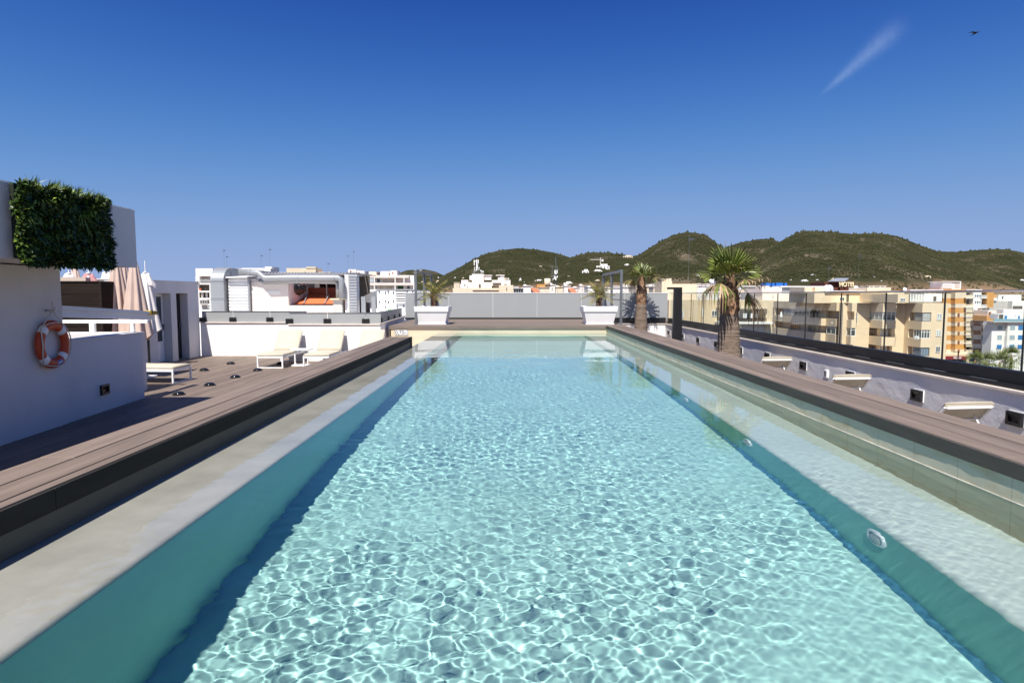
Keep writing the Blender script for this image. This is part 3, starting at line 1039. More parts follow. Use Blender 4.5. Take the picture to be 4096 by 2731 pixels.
# dome deck lights
dm = None
for i, (c, u, v) in enumerate([('g', 437, 1164), ('g', 965, 1164), ('g', 153, 1236), ('g', 724, 1236), ('g', 485, 1310), ('g', 212, 1394), ('l', 2027, 940), ('l', 2052, 1288)]):
    p = at(c, u, v, Z=0)
    if dm is None:
        dm = thing('deck_light', 'low black dome light set in the brown deck', 'deck light', group='dome lights in the deck')
        MB().lathe([(0.125, 0), (0.125, 0.012), (0.112, 0.018)], 24).build('rim', M['black'], dm, local=True)
        MB().lathe([(0.11, 0.012)] + [(0.11 * math.cos(a * math.pi / 16), 0.018 + 0.055 * math.sin(a * math.pi / 16)) for a in range(0, 8)], 24).build('dome', M['black_gloss'], dm, smooth=True, local=True)
        o = dm
    else:
        o = copy_tree(dm)
    o.location = (p.x, p.y, 0.002)

# ------------------------------------------------------------------ planters with small feather palms
random.seed(9)


def frond(mb, base, az, length, rise, droop, nl=16, lw=0.012, ll=0.26):
    d = Vector((math.cos(az), math.sin(az), 0))
    side = Vector((-d.y, d.x, 0))
    pts = []
    for i in range(9):
        t = i / 8
        pts.append(base + d * length * (t * 0.86) * math.cos(rise * (1 - t * 0.3)) + Vector((0, 0, length * (math.sin(rise) * t - droop * t * t))))
    mb.cm = 1
    mb.tube(pts, [0.011 * (1 - 0.8 * i / 8) for i in range(9)], 4)
    mb.cm = 0
    for i in range(nl):
        t = 0.16 + 0.84 * i / (nl - 1)
        q = t * 8
        k = min(int(q), 7)
        p = pts[k].lerp(pts[k + 1], q - k)
        tan = (pts[k + 1] - pts[k]).normalized()
        for sgn in (-1, 1):
            L = ll * math.sin(math.pi * min(1, 0.25 + t * 0.72)) * random.uniform(0.8, 1.15)
            dv = (side * sgn * 0.75 + tan * 0.75 + Vector((0, 0, random.uniform(-0.15, 0.35)))).normalized()
            tip = p + dv * L + Vector((0, 0, -L * random.uniform(0.1, 0.35)))
            mid = p + dv * L * 0.5
            w = tan * lw
            mb.cm = 1 if random.random() < 0.12 else 0
            mb.add([p - w * 0.5, p + w * 0.5, mid + w, tip, mid - w], [(0, 1, 2, 4), (4, 2, 3)])


for i, (cx, lab) in enumerate([(-2.66, 'white square planter with feather palm near the depth sign'), (2.92, 'white square planter with feather palm beside the fan palms')]):
    cy = 20.75
    pl = thing('planter', lab.replace(' with feather palm', ''), 'planter', (cx, cy, 1.0))
    b = MB()

    def sq(h, z):
        return [Vector((cx + a * h, cy + c * h, z)) for a, c in ((-1, -1), (1, -1), (1, 1), (-1, 1))]
    b.loft([sq(0.44, 1.012), sq(0.45, 1.04), sq(0.535, 1.43)], cap=True)
    b.build('pot', M['planter'], pl, bevel=0.012)
    r = MB()
    r.loft([sq(0.555, 1.425), sq(0.575, 1.60), sq(0.50, 1.602), sq(0.49, 1.53)], cap=False)
    r.build('rim', M['planter'], pl, bevel=0.008)
    MB().loft([sq(0.475, 1.0), sq(0.475, 1.03)]).build('saucer', M['planter'], pl, bevel=0.008)
    M.setdefault('soil', mat('dark_soil', (0.05, 0.035, 0.025), rough=1, var=0.3, scale=20, bump=0.6))
    MB().loft([sq(0.49, 1.52), sq(0.49, 1.55)]).build('soil', M['soil'], pl)
    tp = thing('feather_palm', 'young yellow-green feather palm in the planter ' + ('near the depth sign' if i == 0 else 'beside the fan palms'), 'palm', (cx, cy, 1.55))
    tr = MB()
    pr = [(0.10, 1.5), (0.095, 1.62), (0.085, 1.72), (0.10, 1.80), (0.075, 1.88), (0.04, 1.94)]
    tr.lathe(pr, 12, (cx + 0.02, cy, 0))
    for k in range(40):
        a = random.uniform(0, 6.28)
        z = random.uniform(1.6, 1.9)
        p = Vector((cx + 0.02 + 0.085 * math.cos(a), cy + 0.085 * math.sin(a), z))
        o_ = Vector((math.cos(a), math.sin(a), 1.6)).normalized()
        s_ = Vector((-math.sin(a), math.cos(a), 0)) * 0.02
        tr.add([p - s_, p + s_, p + o_ * 0.1 + s_ * 0.4, p + o_ * 0.1 - s_ * 0.4], [(0, 1, 2, 3)])
    tr.build('trunk', M['husk'], tp)
    fr_ = MB()
    for k in range(21):
        az = k * 2.399 + random.uniform(-0.3, 0.3)
        t = k / 20
        frond(fr_, Vector((cx + 0.02, cy, 1.86)), az, random.uniform(0.68, 0.95), math.radians(78 - 62 * t), 0.18 + 0.42 * t, nl=15)
    fr_.build('fronds', None, tp, mats=[M['frond_yellow'], M['frond_dry']])

# steel frames on the platform
for (x, lab) in [(-3.17, 'galvanised steel frame standing by the planter near the depth sign'), (3.60, 'galvanised steel frame standing by the planter beside the fan palms')]:
    fr_ = thing('steel_frame', lab, 'frame', (x, 22, 1.0))
    for y in (20.25, 22.2, 24.2):
        MB().box(x - 0.04, x + 0.04, y - 0.04, y + 0.04, 1.0, 2.72).build('post', M['steel'], fr_, bevel=0.004)
        MB().box(x - 0.08, x + 0.08, y - 0.08, y + 0.08, 1.0015, 1.012).build('foot_plate', M['steel'], fr_)
    MB().box(x - 0.04, x + 0.04, 20.21, 24.24, 2.7215, 2.80).build('top_beam', M['steel'], fr_, bevel=0.004)
    MB().box(x - 0.012, x + 0.012, 20.29, 22.16, 1.80, 1.83).build('cross_bar', M['steel'], fr_)


# ------------------------------------------------------------------ fan palms
def fan_palm(name, label, group, x, y, z0, zt, r0, r1, scale, seed, nleaf=17, blades=22, dry=0.3, parts=True, husk_from=0.6, spread=1.0, fan=82, elmin=2):
    rnd = random.Random(seed)
    t = thing(name, label, 'palm', (x, y, z0), group=group)
    zh = z0 + (zt - z0) * husk_from
    tr = MB()
    rings = []
    n = 20 if parts else 8
    nz_ = 70 if parts else 6
    for i in range(nz_ + 1):
        f = i / nz_
        z = z0 + (zh - z0) * f
        rr = r0 + (r1 - r0) * (f ** 0.8)
        ridge = 0.012 * scale * (rnd.random() - 0.5) + (0.010 * scale if i % 2 else 0)
        rings.append([Vector((x + (rr + ridge + 0.012 * scale * (rnd.random() - 0.5)) * math.cos(2 * math.pi * k / n), y + (rr + ridge) * math.sin(2 * math.pi * k / n), z)) for k in range(n)])
    tr.loft(rings)
    tr.build('trunk', M['bark'], t)
    hk = MB()
    prof = [(r1 * 1.0, zh - 0.02), (r1 * 1.02, zh + (zt - zh) * 0.15), (r1 * 0.95, zh + (zt - zh) * 0.45), (r1 * 0.62, zh + (zt - zh) * 0.75), (r1 * 0.42, zt)]
    hk.lathe(prof, 14 if parts else 7, (x, y, 0))
    if parts:
        for k in range(170):       # old leaf bases lapping over one another
            f = rnd.random()
            z = zh + (zt - zh) * f
            rr = np.interp(z, [p[1] for p in prof], [p[0] for p in prof])
            a = rnd.uniform(0, 6.283)
            o_ = Vector((math.cos(a), math.sin(a), 0))
            s_ = Vector((-o_.y, o_.x, 0)) * rnd.uniform(0.018, 0.045) * scale
            p = Vector((x, y, z)) + o_ * rr * 0.98
            L = rnd.uniform(0.07, 0.17) * scale
            lean = o_ * L * rnd.uniform(0.05, 0.38) + Vector((rnd.uniform(-0.02, 0.02), rnd.uniform(-0.02, 0.02), L)) * 1.0
            hk.add([p - s_, p + s_, p + lean * 0.7 + s_ * 0.7 + o_ * 0.01, p + lean, p + lean * 0.7 - s_ * 0.7 + o_ * 0.01], [(0, 1, 2, 4), (4, 2, 3)])
    hk.build('leaf_bases', M['husk'], t)
    fr = MB()
    top = Vector((x, y, zt - 0.05 * scale))
    for k in range(nleaf):
        f = k / (nleaf - 1)                      # 0 = youngest, upright
        az = k * 2.39996 + rnd.uniform(-0.35, 0.35)
        el = math.radians(84 - (84 - elmin) * min(1, f / 0.88) - (26 if f > 0.93 else 0) + rnd.uniform(-7, 7))
        pet = scale * (0.16 + 0.16 * f) * rnd.uniform(0.85, 1.15) * spread
        d = Vector((math.cos(az) * math.cos(el), math.sin(az) * math.cos(el), math.sin(el)))
        side = Vector((-math.sin(az), math.cos(az), 0))
        nrm = d.cross(side).normalized() * -1
        hub = top + d * pet + Vector((0, 0, -0.05 * f * scale))
        fr.cm = 0
        if parts:
            fr.tube([top, top + d * pet * 0.5, hub], [0.014 * scale, 0.011 * scale, 0.008 * scale], 4)
        L0 = scale * rnd.uniform(0.50, 0.68)
        old = f > 1 - dry
        for j in range(blades):
            g = (j + 0.5) / blades * 2 - 1                 # -1 .. 1 across the fan
            th = g * math.radians(fan)
            u = (d * math.cos(th) + side * math.sin(th) + nrm * 0.35 * abs(g)).normalized()
            L = L0 * (1 - 0.28 * abs(g)) * rnd.uniform(0.85, 1.1)
            dr = (0.03 + (0.16 * f if f < 0.8 else 0.75 * f * f) * rnd.uniform(0.5, 1.3)) * L
            w = (u.cross(nrm)).normalized() * scale * 0.017 * rnd.uniform(0.8, 1.2)
            lift = nrm * scale * 0.008 * (1 if j % 2 else -1)
            p1 = hub + u * L * 0.45 + lift + Vector((0, 0, -dr * 0.15))
            p2 = hub + u * L * 0.78 + Vector((0, 0, -dr * 0.55))
            tip = hub + u * L * (1.0 - 0.25 * f) + Vector((0, 0, -dr * 1.35))
            isdry = old and rnd.random() < 0.45 + 0.5 * f - 0.35
            fr.cm = 1 if isdry else 0
            fr.add([hub, p1 - w, p1 + w, p2 - w * 0.8, p2 + w * 0.8], [(0, 1, 2), (1, 3, 4, 2)])
            fr.cm = 1 if (isdry or rnd.random() < 0.10 + 0.4 * f * f) else 0
            fr.add([p2 - w * 0.8, p2 + w * 0.8, tip], [(0, 2, 1)])
    fr.build('fronds', None, t, mats=[M['frond'], M['frond_dry']])
    return t


pa = at('i', 1640, 560, Y=14.1)
fan_palm('fan_palm', 'large fan palm with thick ringed trunk behind the coping', None, 5.0, 14.1, -0.02, 2.38, 0.33, 0.20, 1.22, 5, nleaf=14, blades=24, husk_from=0.655)
fan_palm('fan_palm', 'smaller fan palm whose shadow falls on the grey glass', None, 5.0, 23.75, -0.02, 2.62, 0.31, 0.19, 1.12, 8, nleaf=10, blades=22, dry=0.2, husk_from=0.62, elmin=32)

# ------------------------------------------------------------------ left: life-ring wall, low wall, canopy block
LW = math.radians(5.0)          # this wing stands a few degrees off the pool's line


def lwp(s, off=0.0, z=0.0):
    """point on the wall line: s metres along it, off metres towards the pool"""
    o = Vector((-6.90, 9.40, 0))
    d = Vector((-math.sin(LW), math.cos(LW), 0))
    n = Vector((math.cos(LW), math.sin(LW), 0))
    return o + d * s + n * off + Vector((0, 0, z))


def lbox(mb, s0, s1, o0, o1, z0, z1):
    P = [lwp(a, b_, 0) for a, b_ in ((s0, o0), (s0, o1), (s1, o1), (s1, o0))]
    return mb.prism([(p.x, p.y) for p in P], z0, z1)


w1 = thing('bar_wall', 'tall white wall that the life ring hangs on', 'wall', lwp(0))
lbox(MB(), -12, 0, -2.6, 0.0, -0.02, 2.40).build('wall', M['white'], w1)
blk = thing('canopy_block', 'white overhanging canopy block with a hedge panel on its face', 'canopy', (-6, 8, 2.42))
MB().box(-14, -5.93, -4, 9.75, 2.42, 3.31).build('box', M['white'], blk)
MB().box(-14.0, -5.935, -4.0, 9.745, 3.311, 3.325).build('top_flashing', M['white_paint'], blk)
for s_ in ((-7.6, 6.5),):
    p = (-6.6, 7.0)
    MB().lathe([(0.06, 2.412), (0.06, 2.4195)], 16, (p[0], p[1], 0)).build('spotlight', M['steel'], blk)

lw_ = thing('low_wall', 'low white wall with a dark recessed light at its foot', 'wall', lwp(1))
lbox(MB(), 0.012, 2.36, -0.22, -0.012, -0.02, 1.262).build('wall', M['white'], lw_)
lbox(MB(), 0.012, 2.375, -0.24, 0.004, 1.2625, 1.283).build('wall_cap', M['white'], lw_, bevel=0.004)
p = at('l', 1187, 1225, X=-6.99)
bl = bulkhead((0, 0, 0), 0, 'black recessed light on the shaded low white wall', 'low wall light')
del bl['group']
dd_ = (p.y - 9.40) / math.cos(LW)
bl.location = lwp(dd_, -0.008, p.z)
bl.rotation_euler = (0, 0, math.pi + LW)

# hedge panel
hg = thing('hedge_panel', 'dark green artificial hedge panel on the white canopy block', 'hedge', (-5.93, 8.1, 2.4))
hx, hy0, hy1, hz0, hz1 = -5.92, 7.30, 8.90, 2.38, 3.29
MB().box(hx, hx + 0.05, hy0 + 0.03, hy1 - 0.03, hz0 + 0.05, hz1 + 0.02).build('backing', mat('dark_hedge_mat', (0.008, 0.014, 0.005), var=0.2), hg)
M['leaf_a'] = mat('hedge_leaf_dark', (0.024, 0.050, 0.008), rough=0.45, var=0.3, scale=6, island=0.5)
M['leaf_b'] = mat('hedge_leaf_mid', (0.052, 0.092, 0.012), rough=0.45, var=0.3, scale=6, island=0.5)
M['leaf_c'] = mat('hedge_leaf_lime', (0.16, 0.22, 0.03), rough=0.4, var=0.3, scale=6, island=0.4)
rnd = random.Random(2)
lf = MB()


def leaf(p, d, up, L, w, m):
    s_ = d.cross(up).normalized() * w
    lf.cm = m
    mid = p + d * L * 0.5 + up * L * 0.08
    lf.add([p, mid - s_, mid + s_, p + d * L - up * L * 0.1], [(0, 1, 2), (1, 3, 2)])


for k in range(8500):
    y = rnd.uniform(hy0, hy1)
    z = rnd.uniform(hz0, hz1)
    edge = rnd.random()
    if edge < 0.16:
        z = hz1 + rnd.uniform(-0.13, 0.02)
    elif edge < 0.24:
        z = hz0 + rnd.uniform(-0.02, 0.03)
    elif edge < 0.30:
        y = hy1 + rnd.uniform(-0.03, 0.03)
    elif edge < 0.36:
        y = hy0 + rnd.uniform(-0.03, 0.03)
    lump = 0.05 * math.sin(y * 9 + 2 * math.sin(z * 7)) * math.sin(z * 8 + 1)
    p = Vector((hx + 0.06 + rnd.uniform(0, 0.09) + lump, y, z))
    d = Vector((rnd.uniform(0.1, 1), rnd.uniform(-1, 1) + (y - 8.12) * 0.4, rnd.uniform(-0.9, 0.5) + (z > hz1 - 0.06) * rnd.uniform(0.4, 1.4))).normalized()
    up = Vector((rnd.uniform(-0.3, 0.3) + 0.5, rnd.uniform(-0.6, 0.6), 1)).normalized()
    m = 0 if rnd.random() < 0.55 else (1 if rnd.random() < 0.8 else 2)
    leaf(p, d, up, rnd.uniform(0.045, 0.10), rnd.uniform(0.012, 0.026), m)
for k in range(60):                       # grass tufts and ferns
    y, z = rnd.uniform(hy0 + 0.1, hy1 - 0.1), rnd.choice([rnd.uniform(hz0 + 0.1, hz1), hz1])
    m = rnd.choice([1, 2, 2, 0])
    for j in range(12):
        a = rnd.uniform(-1.1, 1.1)
        d = Vector((rnd.uniform(0.3, 0.8), math.sin(a), (-0.6 if z < hz1 - 0.05 else 0.9) + rnd.uniform(-0.5, 0.5))).normalized()
        leaf(Vector((hx + 0.1, y, z - 0.02)), d, Vector((0.7, 0, 0.7)), rnd.uniform(0.13, 0.24), 0.006, m)
tag(lf.build('foliage', None, hg, mats=[M['leaf_a'], M['leaf_b'], M['leaf_c']]), kind='stuff')

# life ring
ctr = at('l', 549, 708, X=-6.86)
sr = (ctr.y - 9.40) / math.cos(LW)
rc = lwp(sr, 0.075, ctr.z)
rg = thing('life_ring', 'orange life ring with white bands and rope on the white wall', 'life ring', rc)
RD_ = Vector((-math.sin(LW), math.cos(LW), 0))
RN_ = Vector((math.cos(LW), math.sin(LW), 0))
R0, ra, rb_ = 0.285, 0.072, 0.052


def ring_pt(a, b_, k=1.0):
    e = RD_ * math.cos(a) + Vector((0, 0, math.sin(a)))
    return rc + e * (R0 + ra * k * math.cos(b_)) + RN_ * rb_ * k * math.sin(b_)


def ring_seg(a0, a1, k=1.0, n=14):
    mb = MB()
    mb.loft([[ring_pt(a0 + (a1 - a0) * i / n, 2 * math.pi * j / 18, k) for j in range(18)] for i in range(n + 1)])
    return mb


hw_ = math.radians(10)
for q in range(4):
    c_ = math.radians(45 + 90 * q)
    ring_seg(c_ - hw_, c_ + hw_, 1.035, 6).build('white_band', M['white_paint'], rg, smooth=True)
    ring_seg(c_ + hw_ - 0.01, c_ + math.pi / 2 - hw_ + 0.01).build('orange_segment', M['orange'], rg, smooth=True)
rp = MB()
for q in range(4):
    c_ = math.radians(45 + 90 * q)
    pts = []
    for i in range(13):
        a = c_ + math.pi / 2 * i / 12
        sl = math.sin(math.pi * i / 12)
        pts.append(rc + (RD_ * math.cos(a) + Vector((0, 0, math.sin(a)))) * (R0 + ra + 0.012 + 0.03 * sl * (1 if q == 3 else -1.6)) + RN_ * (0.02 + 0.045 * sl * (q != 3)))
    rp.tube(pts, 0.009, 6)
hk_ = rc + Vector((0, 0, 0.50)) + RN_ * 0.0
for sgn in (-1, 1):
    a = math.radians(90 - sgn * 38)
    rp.tube([rc + (RD_ * math.cos(a) + Vector((0, 0, math.sin(a)))) * (R0 + ra + 0.008) + RN_ * 0.02, hk_ + RN_ * 0.02], 0.008, 6)
rp.tube([hk_ + RN_ * 0.02, hk_ + RN_ * 0.03 + Vector((0, 0, 0.14))], 0.007, 6)
rp.build('rope', M['rope'], rg, smooth=True)
MB().tube([hk_ - RN_ * 0.08, hk_ + RN_ * 0.06], 0.016, 10).tube([hk_ + RN_ * 0.06, hk_ + RN_ * 0.06 + Vector((0, 0, 0.05))], 0.012, 8).build('hook', M['chrome'], rg, smooth=True)
a0 = math.radians(272)
lab = MB()
for i in range(8):
    pass
rows_ = [[ring_pt(a0 + math.radians(26) * i / 8, math.radians(70 + 45 * j / 3), 1.02) for j in range(4)] for i in range(9)]
lab.loft(rows_, cap=False, closed=False)
lab.build('sticker', M['blue_label'], rg, smooth=True)
lab = MB()
for i in range(6):
    aa = a0 + math.radians(4 + 3.2 * i)
    lab.loft([[ring_pt(aa + math.radians(2.0) * k_, math.radians(86 + 12 * j), 1.035) for j in range(2)] for k_ in range(2)], cap=False, closed=False)
lab.build('sticker_print', M['white_paint'], rg)

# stair hatch behind the low wall: sloping beam with hazard tape, white rails
ht = thing('stair_hatch', 'white sloping hatch beam with yellow hazard tape above low wall', 'stair hatch', (-7.4, 11, 0))


def beamX(u0, v0, u1, v1, h0, h1, x, th, name, mt):
    a, b_, c_, d_ = at('m', u0, v0, X=x), at('m', u1, v1, X=x), at('m', u1, v1 + h1, X=x), at('m', u0, v0 + h0, X=x)
    mb = MB()
    mb.loft([[a, b_, c_, d_], [q - Vector((th, 0, 0)) for q in (a, b_, c_, d_)]])
    return mb.build(name, mt, ht)


beamX(120, 598, 1640, 692, 58, 42, -7.20, 0.12, 'beam_top', M['white_paint'])
beamX(120, 655, 1640, 735, 120, 82, -7.23, 0.06, 'beam', M['white_paint'])
beamX(1572, 678, 1690, 690, 62, 50, -7.19, 0.14, 'tape_band', M['tape'])
for k in range(3):
    beamX(1600 + k * 36, 682 + k * 3, 1616 + k * 36, 684 + k * 3, 54, 54, -7.186, 0.004, 'tape_stripe', M['black'])
Yr = 12.6
for (u0, u1, v0, v1, dep, nm) in [(100, 1530, 820, 868, 0.08, 'rail'), (655, 735, 869, 1000, 0.07, 'rail_post'), (1270, 1322, 869, 1000, 0.07, 'rail_post'), (90, 200, 869, 1000, 0.07, 'rail_post')]:
    a, c_ = at('m', u0, v0, Y=Yr), at('m', u1, v1, Y=Yr)
    MB().box(a.x, c_.x, Yr, Yr + dep, c_.z, a.z).build(nm, M['white_paint'], ht, bevel=0.003)
a, c_ = at('m', 60, 1002, Y=Yr), at('m', 1450, 1110, Y=Yr)
MB().box(a.x, c_.x, Yr - 0.6, Yr + 0.1, 0.0, a.z).build('stair_box', M['white'], ht)

# dark wooden cabinet
Yc = 14.0
a, c_ = at('m', 60, 240, Y=Yc), at('m', 880, 1100, Y=Yc)
cab = thing('cabinet', 'dark brown boarded cabinet behind the white hatch beam', 'cabinet', (a.x, Yc, 0))
zt_ = at('m', 500, 262, Y=Yc).z
nb = 9
for k in range(nb):
    z0_, z1_ = zt_ * k / nb, zt_ * (k + 1) / nb
    MB().box(a.x, c_.x - 0.06, Yc, Yc + 0.03, z0_ + 0.004, z1_ - 0.004).build('board', M['dark_wood'], cab)
MB().box(a.x, c_.x - 0.06, Yc + 0.031, Yc + 0.6, 0, zt_ - 0.01).build('carcass', M['gap'], cab)
MB().box(c_.x - 0.058, c_.x, Yc - 0.01, Yc + 0.6, 0, zt_ + 0.03).build('corner_post', M['dark_wood'], cab)
MB().box(a.x, c_.x - 0.06, Yc - 0.015, Yc + 0.6, zt_ + 0.0005, zt_ + 0.035).build('top', M['dark_wood'], cab)


# closed parasols
def parasol(u, y, zb, zt2, w, label, mt, seed, pole=True, flare=None, under=None):
    """closed parasol: pleated cloth hanging round its pole; u is its column in survey frame m"""
    rnd = random.Random(seed)
    x = at('m', u, 500, Y=y).x
    t = thing('parasol', label, 'parasol', (x, y, 0), group='closed parasols')
    n = 40
    ph = [rnd.uniform(0.7, 1.3) for _ in range(8)]
    rings = []
    for i in range(13):
        f = i / 12
        z = zb + (zt2 - zb) * f
        r = w * (1 - f) ** 0.75 * 0.5 + 0.03
        if flare and f > 0.93:
            r = 0.05
        row = []
        for k in range(n):
            a_ = 2 * math.pi * k / n
            pl_ = math.cos(a_ * 8 + 0.35 * math.sin(3 * f * ph[k * 8 // n % 8] + seed))
            rr = r * (1 + 0.26 * pl_ * (1 - f * 0.6))
            zz = z + (0.07 * pl_ * ph[(k * 8 // n) % 8] if i == 0 else 0)
            row.append(Vector((x + rr * math.cos(a_), y + rr * math.sin(a_), zz)))
        rings.append(row)
    mb = MB()
    mb.loft(rings, cap=False)
    mb.build('canopy', mt, t, smooth=True)
    if flare:       # little vent cap spread at the top
        zc = zt2 - 0.02
        rr_ = []
        for r, dz in ((0.04, 0.08), (0.09, 0.05), (flare * 0.62, -0.09), (flare * 0.82, -0.19), (flare * 0.86, -0.27)):
            rr_.append([Vector((x + r * (1 + 0.30 * math.cos(4 * a_ + seed) * r / flare) * math.cos(a_), y + r * (1 + 0.30 * math.cos(4 * a_ + seed) * r / flare) * math.sin(a_), zc + dz - 0.10 * (r / flare) * math.cos(4 * a_ + seed + 0.6))) for a_ in [2 * math.pi * k / 24 for k in range(16)]])
        vc = MB()
        vc.loft(rr_, cap=False)
        vc.build('vent_cap', under or mt, t)
        MB().lathe([(0.05, zc + 0.075), (0.05, zc + 0.10), (0.012, zc + 0.11), (0.012, zc + 0.4)], 10, (x, y, 0)).build('finial', M['white_paint'], t)
    if pole:
        MB().lathe([(0.032, 0.03), (0.032, zt2 - 0.05)], 10, (x, y, 0)).build('pole', M['black'], t)
        MB().box(x - 0.28, x + 0.28, y - 0.28, y + 0.28, 0.0, 0.05).build('base', M['white_paint'], t, bevel=0.01)
    return t


parasol(1085, 14.6, 1.08, 2.95, 0.50, 'wide beige closed parasol just beside the dark cabinet', M['parasol'], 1)
parasol(1350, 14.5, 0.98, 2.90, 0.52, 'beige closed parasol next to the white one with bare pole', M['parasol'], 2)
parasol(1195, 15.4, 1.1, 2.95, 0.42, 'beige closed parasol squeezed between two larger beige ones', M['parasol'], 3)
parasol(1515, 16.6, 1.0, 2.52, 0.52, 'white closed parasol with pole tip showing near the doors', M['parasol_white'], 4, flare=0.24)
parasol(375, 15.6, 1.2, 2.46, 0.40, 'white closed parasol poking up behind the dark cabinet', M['parasol_white'], 5, flare=0.24)
parasol(670, 15.5, 1.2, 2.46, 0.40, 'pink-capped closed parasol poking up behind the dark cabinet', M['parasol_white'], 6, flare=0.26, under=M['parasol_pink'])
parasol(470, 16.2, 1.2, 2.8, 0.45, 'beige closed parasol behind the cabinet between white and pink tops', M['parasol'], 7)
parasol(930, 16.0, 1.3, 2.5, 0.36, 'cream closed parasol with spread cap at the cabinet corner', M['parasol_white'], 8, flare=0.22)

# door building
db = thing('service_building', 'white flat roofed service building with two narrow doors', 'building', (-10.1, 17.5, 0))
XB, ZT = -10.12, 2.37
d1, d2 = (17.45, 18.2), (18.5, 19.15)
w = MB()
for y0, y1 in ((15.7, d1[0]), (d1[1], d2[0]), (d2[1], 19.82)):
    w.box(-10.40, XB, y0, y1, -0.02, 2.03)
w.box(-10.40, XB, 15.7, 19.82, 2.0302, ZT)
w.build('wall', M['white'], db)
MB().box(-14.5, -10.401, 15.71, 19.81, -0.02, ZT - 0.005).build('core', M['white'], db)
MB().box(-14.6, XB + 0.01, 15.69, 19.83, ZT + 0.001, ZT + 0.03).build('roof_edge', M['white'], db)
for i, (y0, y1) in enumerate((d1, d2)):
    mtd = M['white_paint'] if i == 0 else M['black_gloss']
    dr = MB().box(-10.395, -10.35, y0 + 0.02, y1 - 0.02, 0.01, 2.02).build('door', mtd, db)
    if i == 0:
        MB().box(-10.349, -10.343, y0 + 0.12, y1 - 0.12, 0.62, 1.93).build('door_pane', M['pane'], dr)
        for k in range(8):
            MB().box(-10.349, -10.335, y0 + 0.12, y1 - 0.12, 0.08 + 0.06 * k, 0.115 + 0.06 * k).build('louvre_slat', M['white_paint'], dr)
    MB().box(-10.349, -10.30, y1 - 0.12, y1 - 0.08, 0.95, 1.12).build('handle', M['steel'], dr)
tag(MB().box(-14.4, -10.6, 15.3, 15.69, -0.02, 2.42).build('screen_wall', mat('beige_render', (0.52, 0.42, 0.34), var=0.08)), 'beige wall behind the closed parasols', 'wall')

# white wall behind the loungers, in two steps, with low glass and black clamps
for (x0, x1, yw, zt2, lab, ks) in [(-10.10, -6.68, 19.84, 1.10, 'white wall section next to the service building', [('g', 137), ('g', 460), ('g', 855)]),
                                   (-6.68, -3.93, 18.28, 1.12, 'white wall section right behind the loungers', [('g', 1064), ('g', 1469), ('g', 1879)])]:
    wl = thing('lounger_wall', lab, 'wall', ((x0 + x1) / 2, yw, 0))
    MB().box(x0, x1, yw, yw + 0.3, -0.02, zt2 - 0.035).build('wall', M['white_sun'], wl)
    MB().box(x0 - 0.0, x1 + (0.0 if x1 < -5 else 0), yw - 0.035, yw + 0.33, zt2 - 0.0345, zt2).build('wall_cap', M['cream_stone'], wl, bevel=0.004)
    gl = thing('glass_strip', 'low grey glass strip on the ' + lab, 'glass strip', ((x0 + x1) / 2, yw + 0.1, zt2))
    xs_ = [at(c, u, 690, Y=yw + 0.1).x for c, u in ks]
    edges = [x0] + xs_[1:] + [x1 + (0 if x1 < -5 else -0.0)]
    for k in range(len(edges) - 1):
        MB().box(edges[k] + 0.008, edges[k + 1] - 0.008, yw + 0.1, yw + 0.115, zt2 + 0.002, 1.435).build('glass_panel', M['frost'], gl)
    MB().box(x0, x1, yw + 0.085, yw + 0.13, 1.436, 1.452).build('top_rail', M['steel'], gl)
    for x_ in xs_:
        MB().box(x_ - 0.11, x_ + 0.11, yw + 0.06, yw + 0.16, zt2 + 0.001, zt2 + 0.15).build('clamp', M['black'], gl, bevel=0.004)
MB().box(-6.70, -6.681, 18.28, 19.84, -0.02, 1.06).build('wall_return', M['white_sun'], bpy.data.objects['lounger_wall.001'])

# the low wall and glass turn back along the platform to the far parapet
rt = thing('return_wall', 'white wall with grey glass strip running back beside the platform', 'wall', (-4.1, 21.5, 0))


def retbox(f0, f1, w0, w1, z0, z1, name, m, bev=0):
    a, b = Vector((-3.985, 18.62, 0)), Vector((-4.33, 24.68, 0))
    d = (b - a).normalized()
    n = Vector((-d.y, d.x, 0))
    P = [a.lerp(b, f0) + n * w0, a.lerp(b, f0) + n * w1, a.lerp(b, f1) + n * w1, a.lerp(b, f1) + n * w0]
    if (P[1] - P[0]).cross(P[2] - P[1]).z < 0:
        P = P[::-1]
    return MB().prism([(p.x, p.y) for p in P], z0, z1).build(name, M[m], rt)


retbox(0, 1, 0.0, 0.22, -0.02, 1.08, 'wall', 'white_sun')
retbox(0, 1, -0.02, 0.24, 1.081, 1.118, 'wall_cap', 'cream_stone')
for k in range(4):
    retbox(k / 4 + 0.002, (k + 1) / 4 - 0.002, 0.10, 0.115, 1.12, 1.435, 'glass_panel', 'frost')
    retbox(k / 4 + 0.10, k / 4 + 0.14, 0.06, 0.155, 1.1185, 1.25, 'clamp', 'black')
retbox(0, 1, 0.09, 0.125, 1.436, 1.452, 'top_rail', 'steel')

# ------------------------------------------------------------------ town
def cmat(name, col, **k):
    k.setdefault('rough', 0.9); k.setdefault('var', 0.08); k.setdefault('scale', 0.35); k.setdefault('detail', 6)
    return mat(name, col, **k)


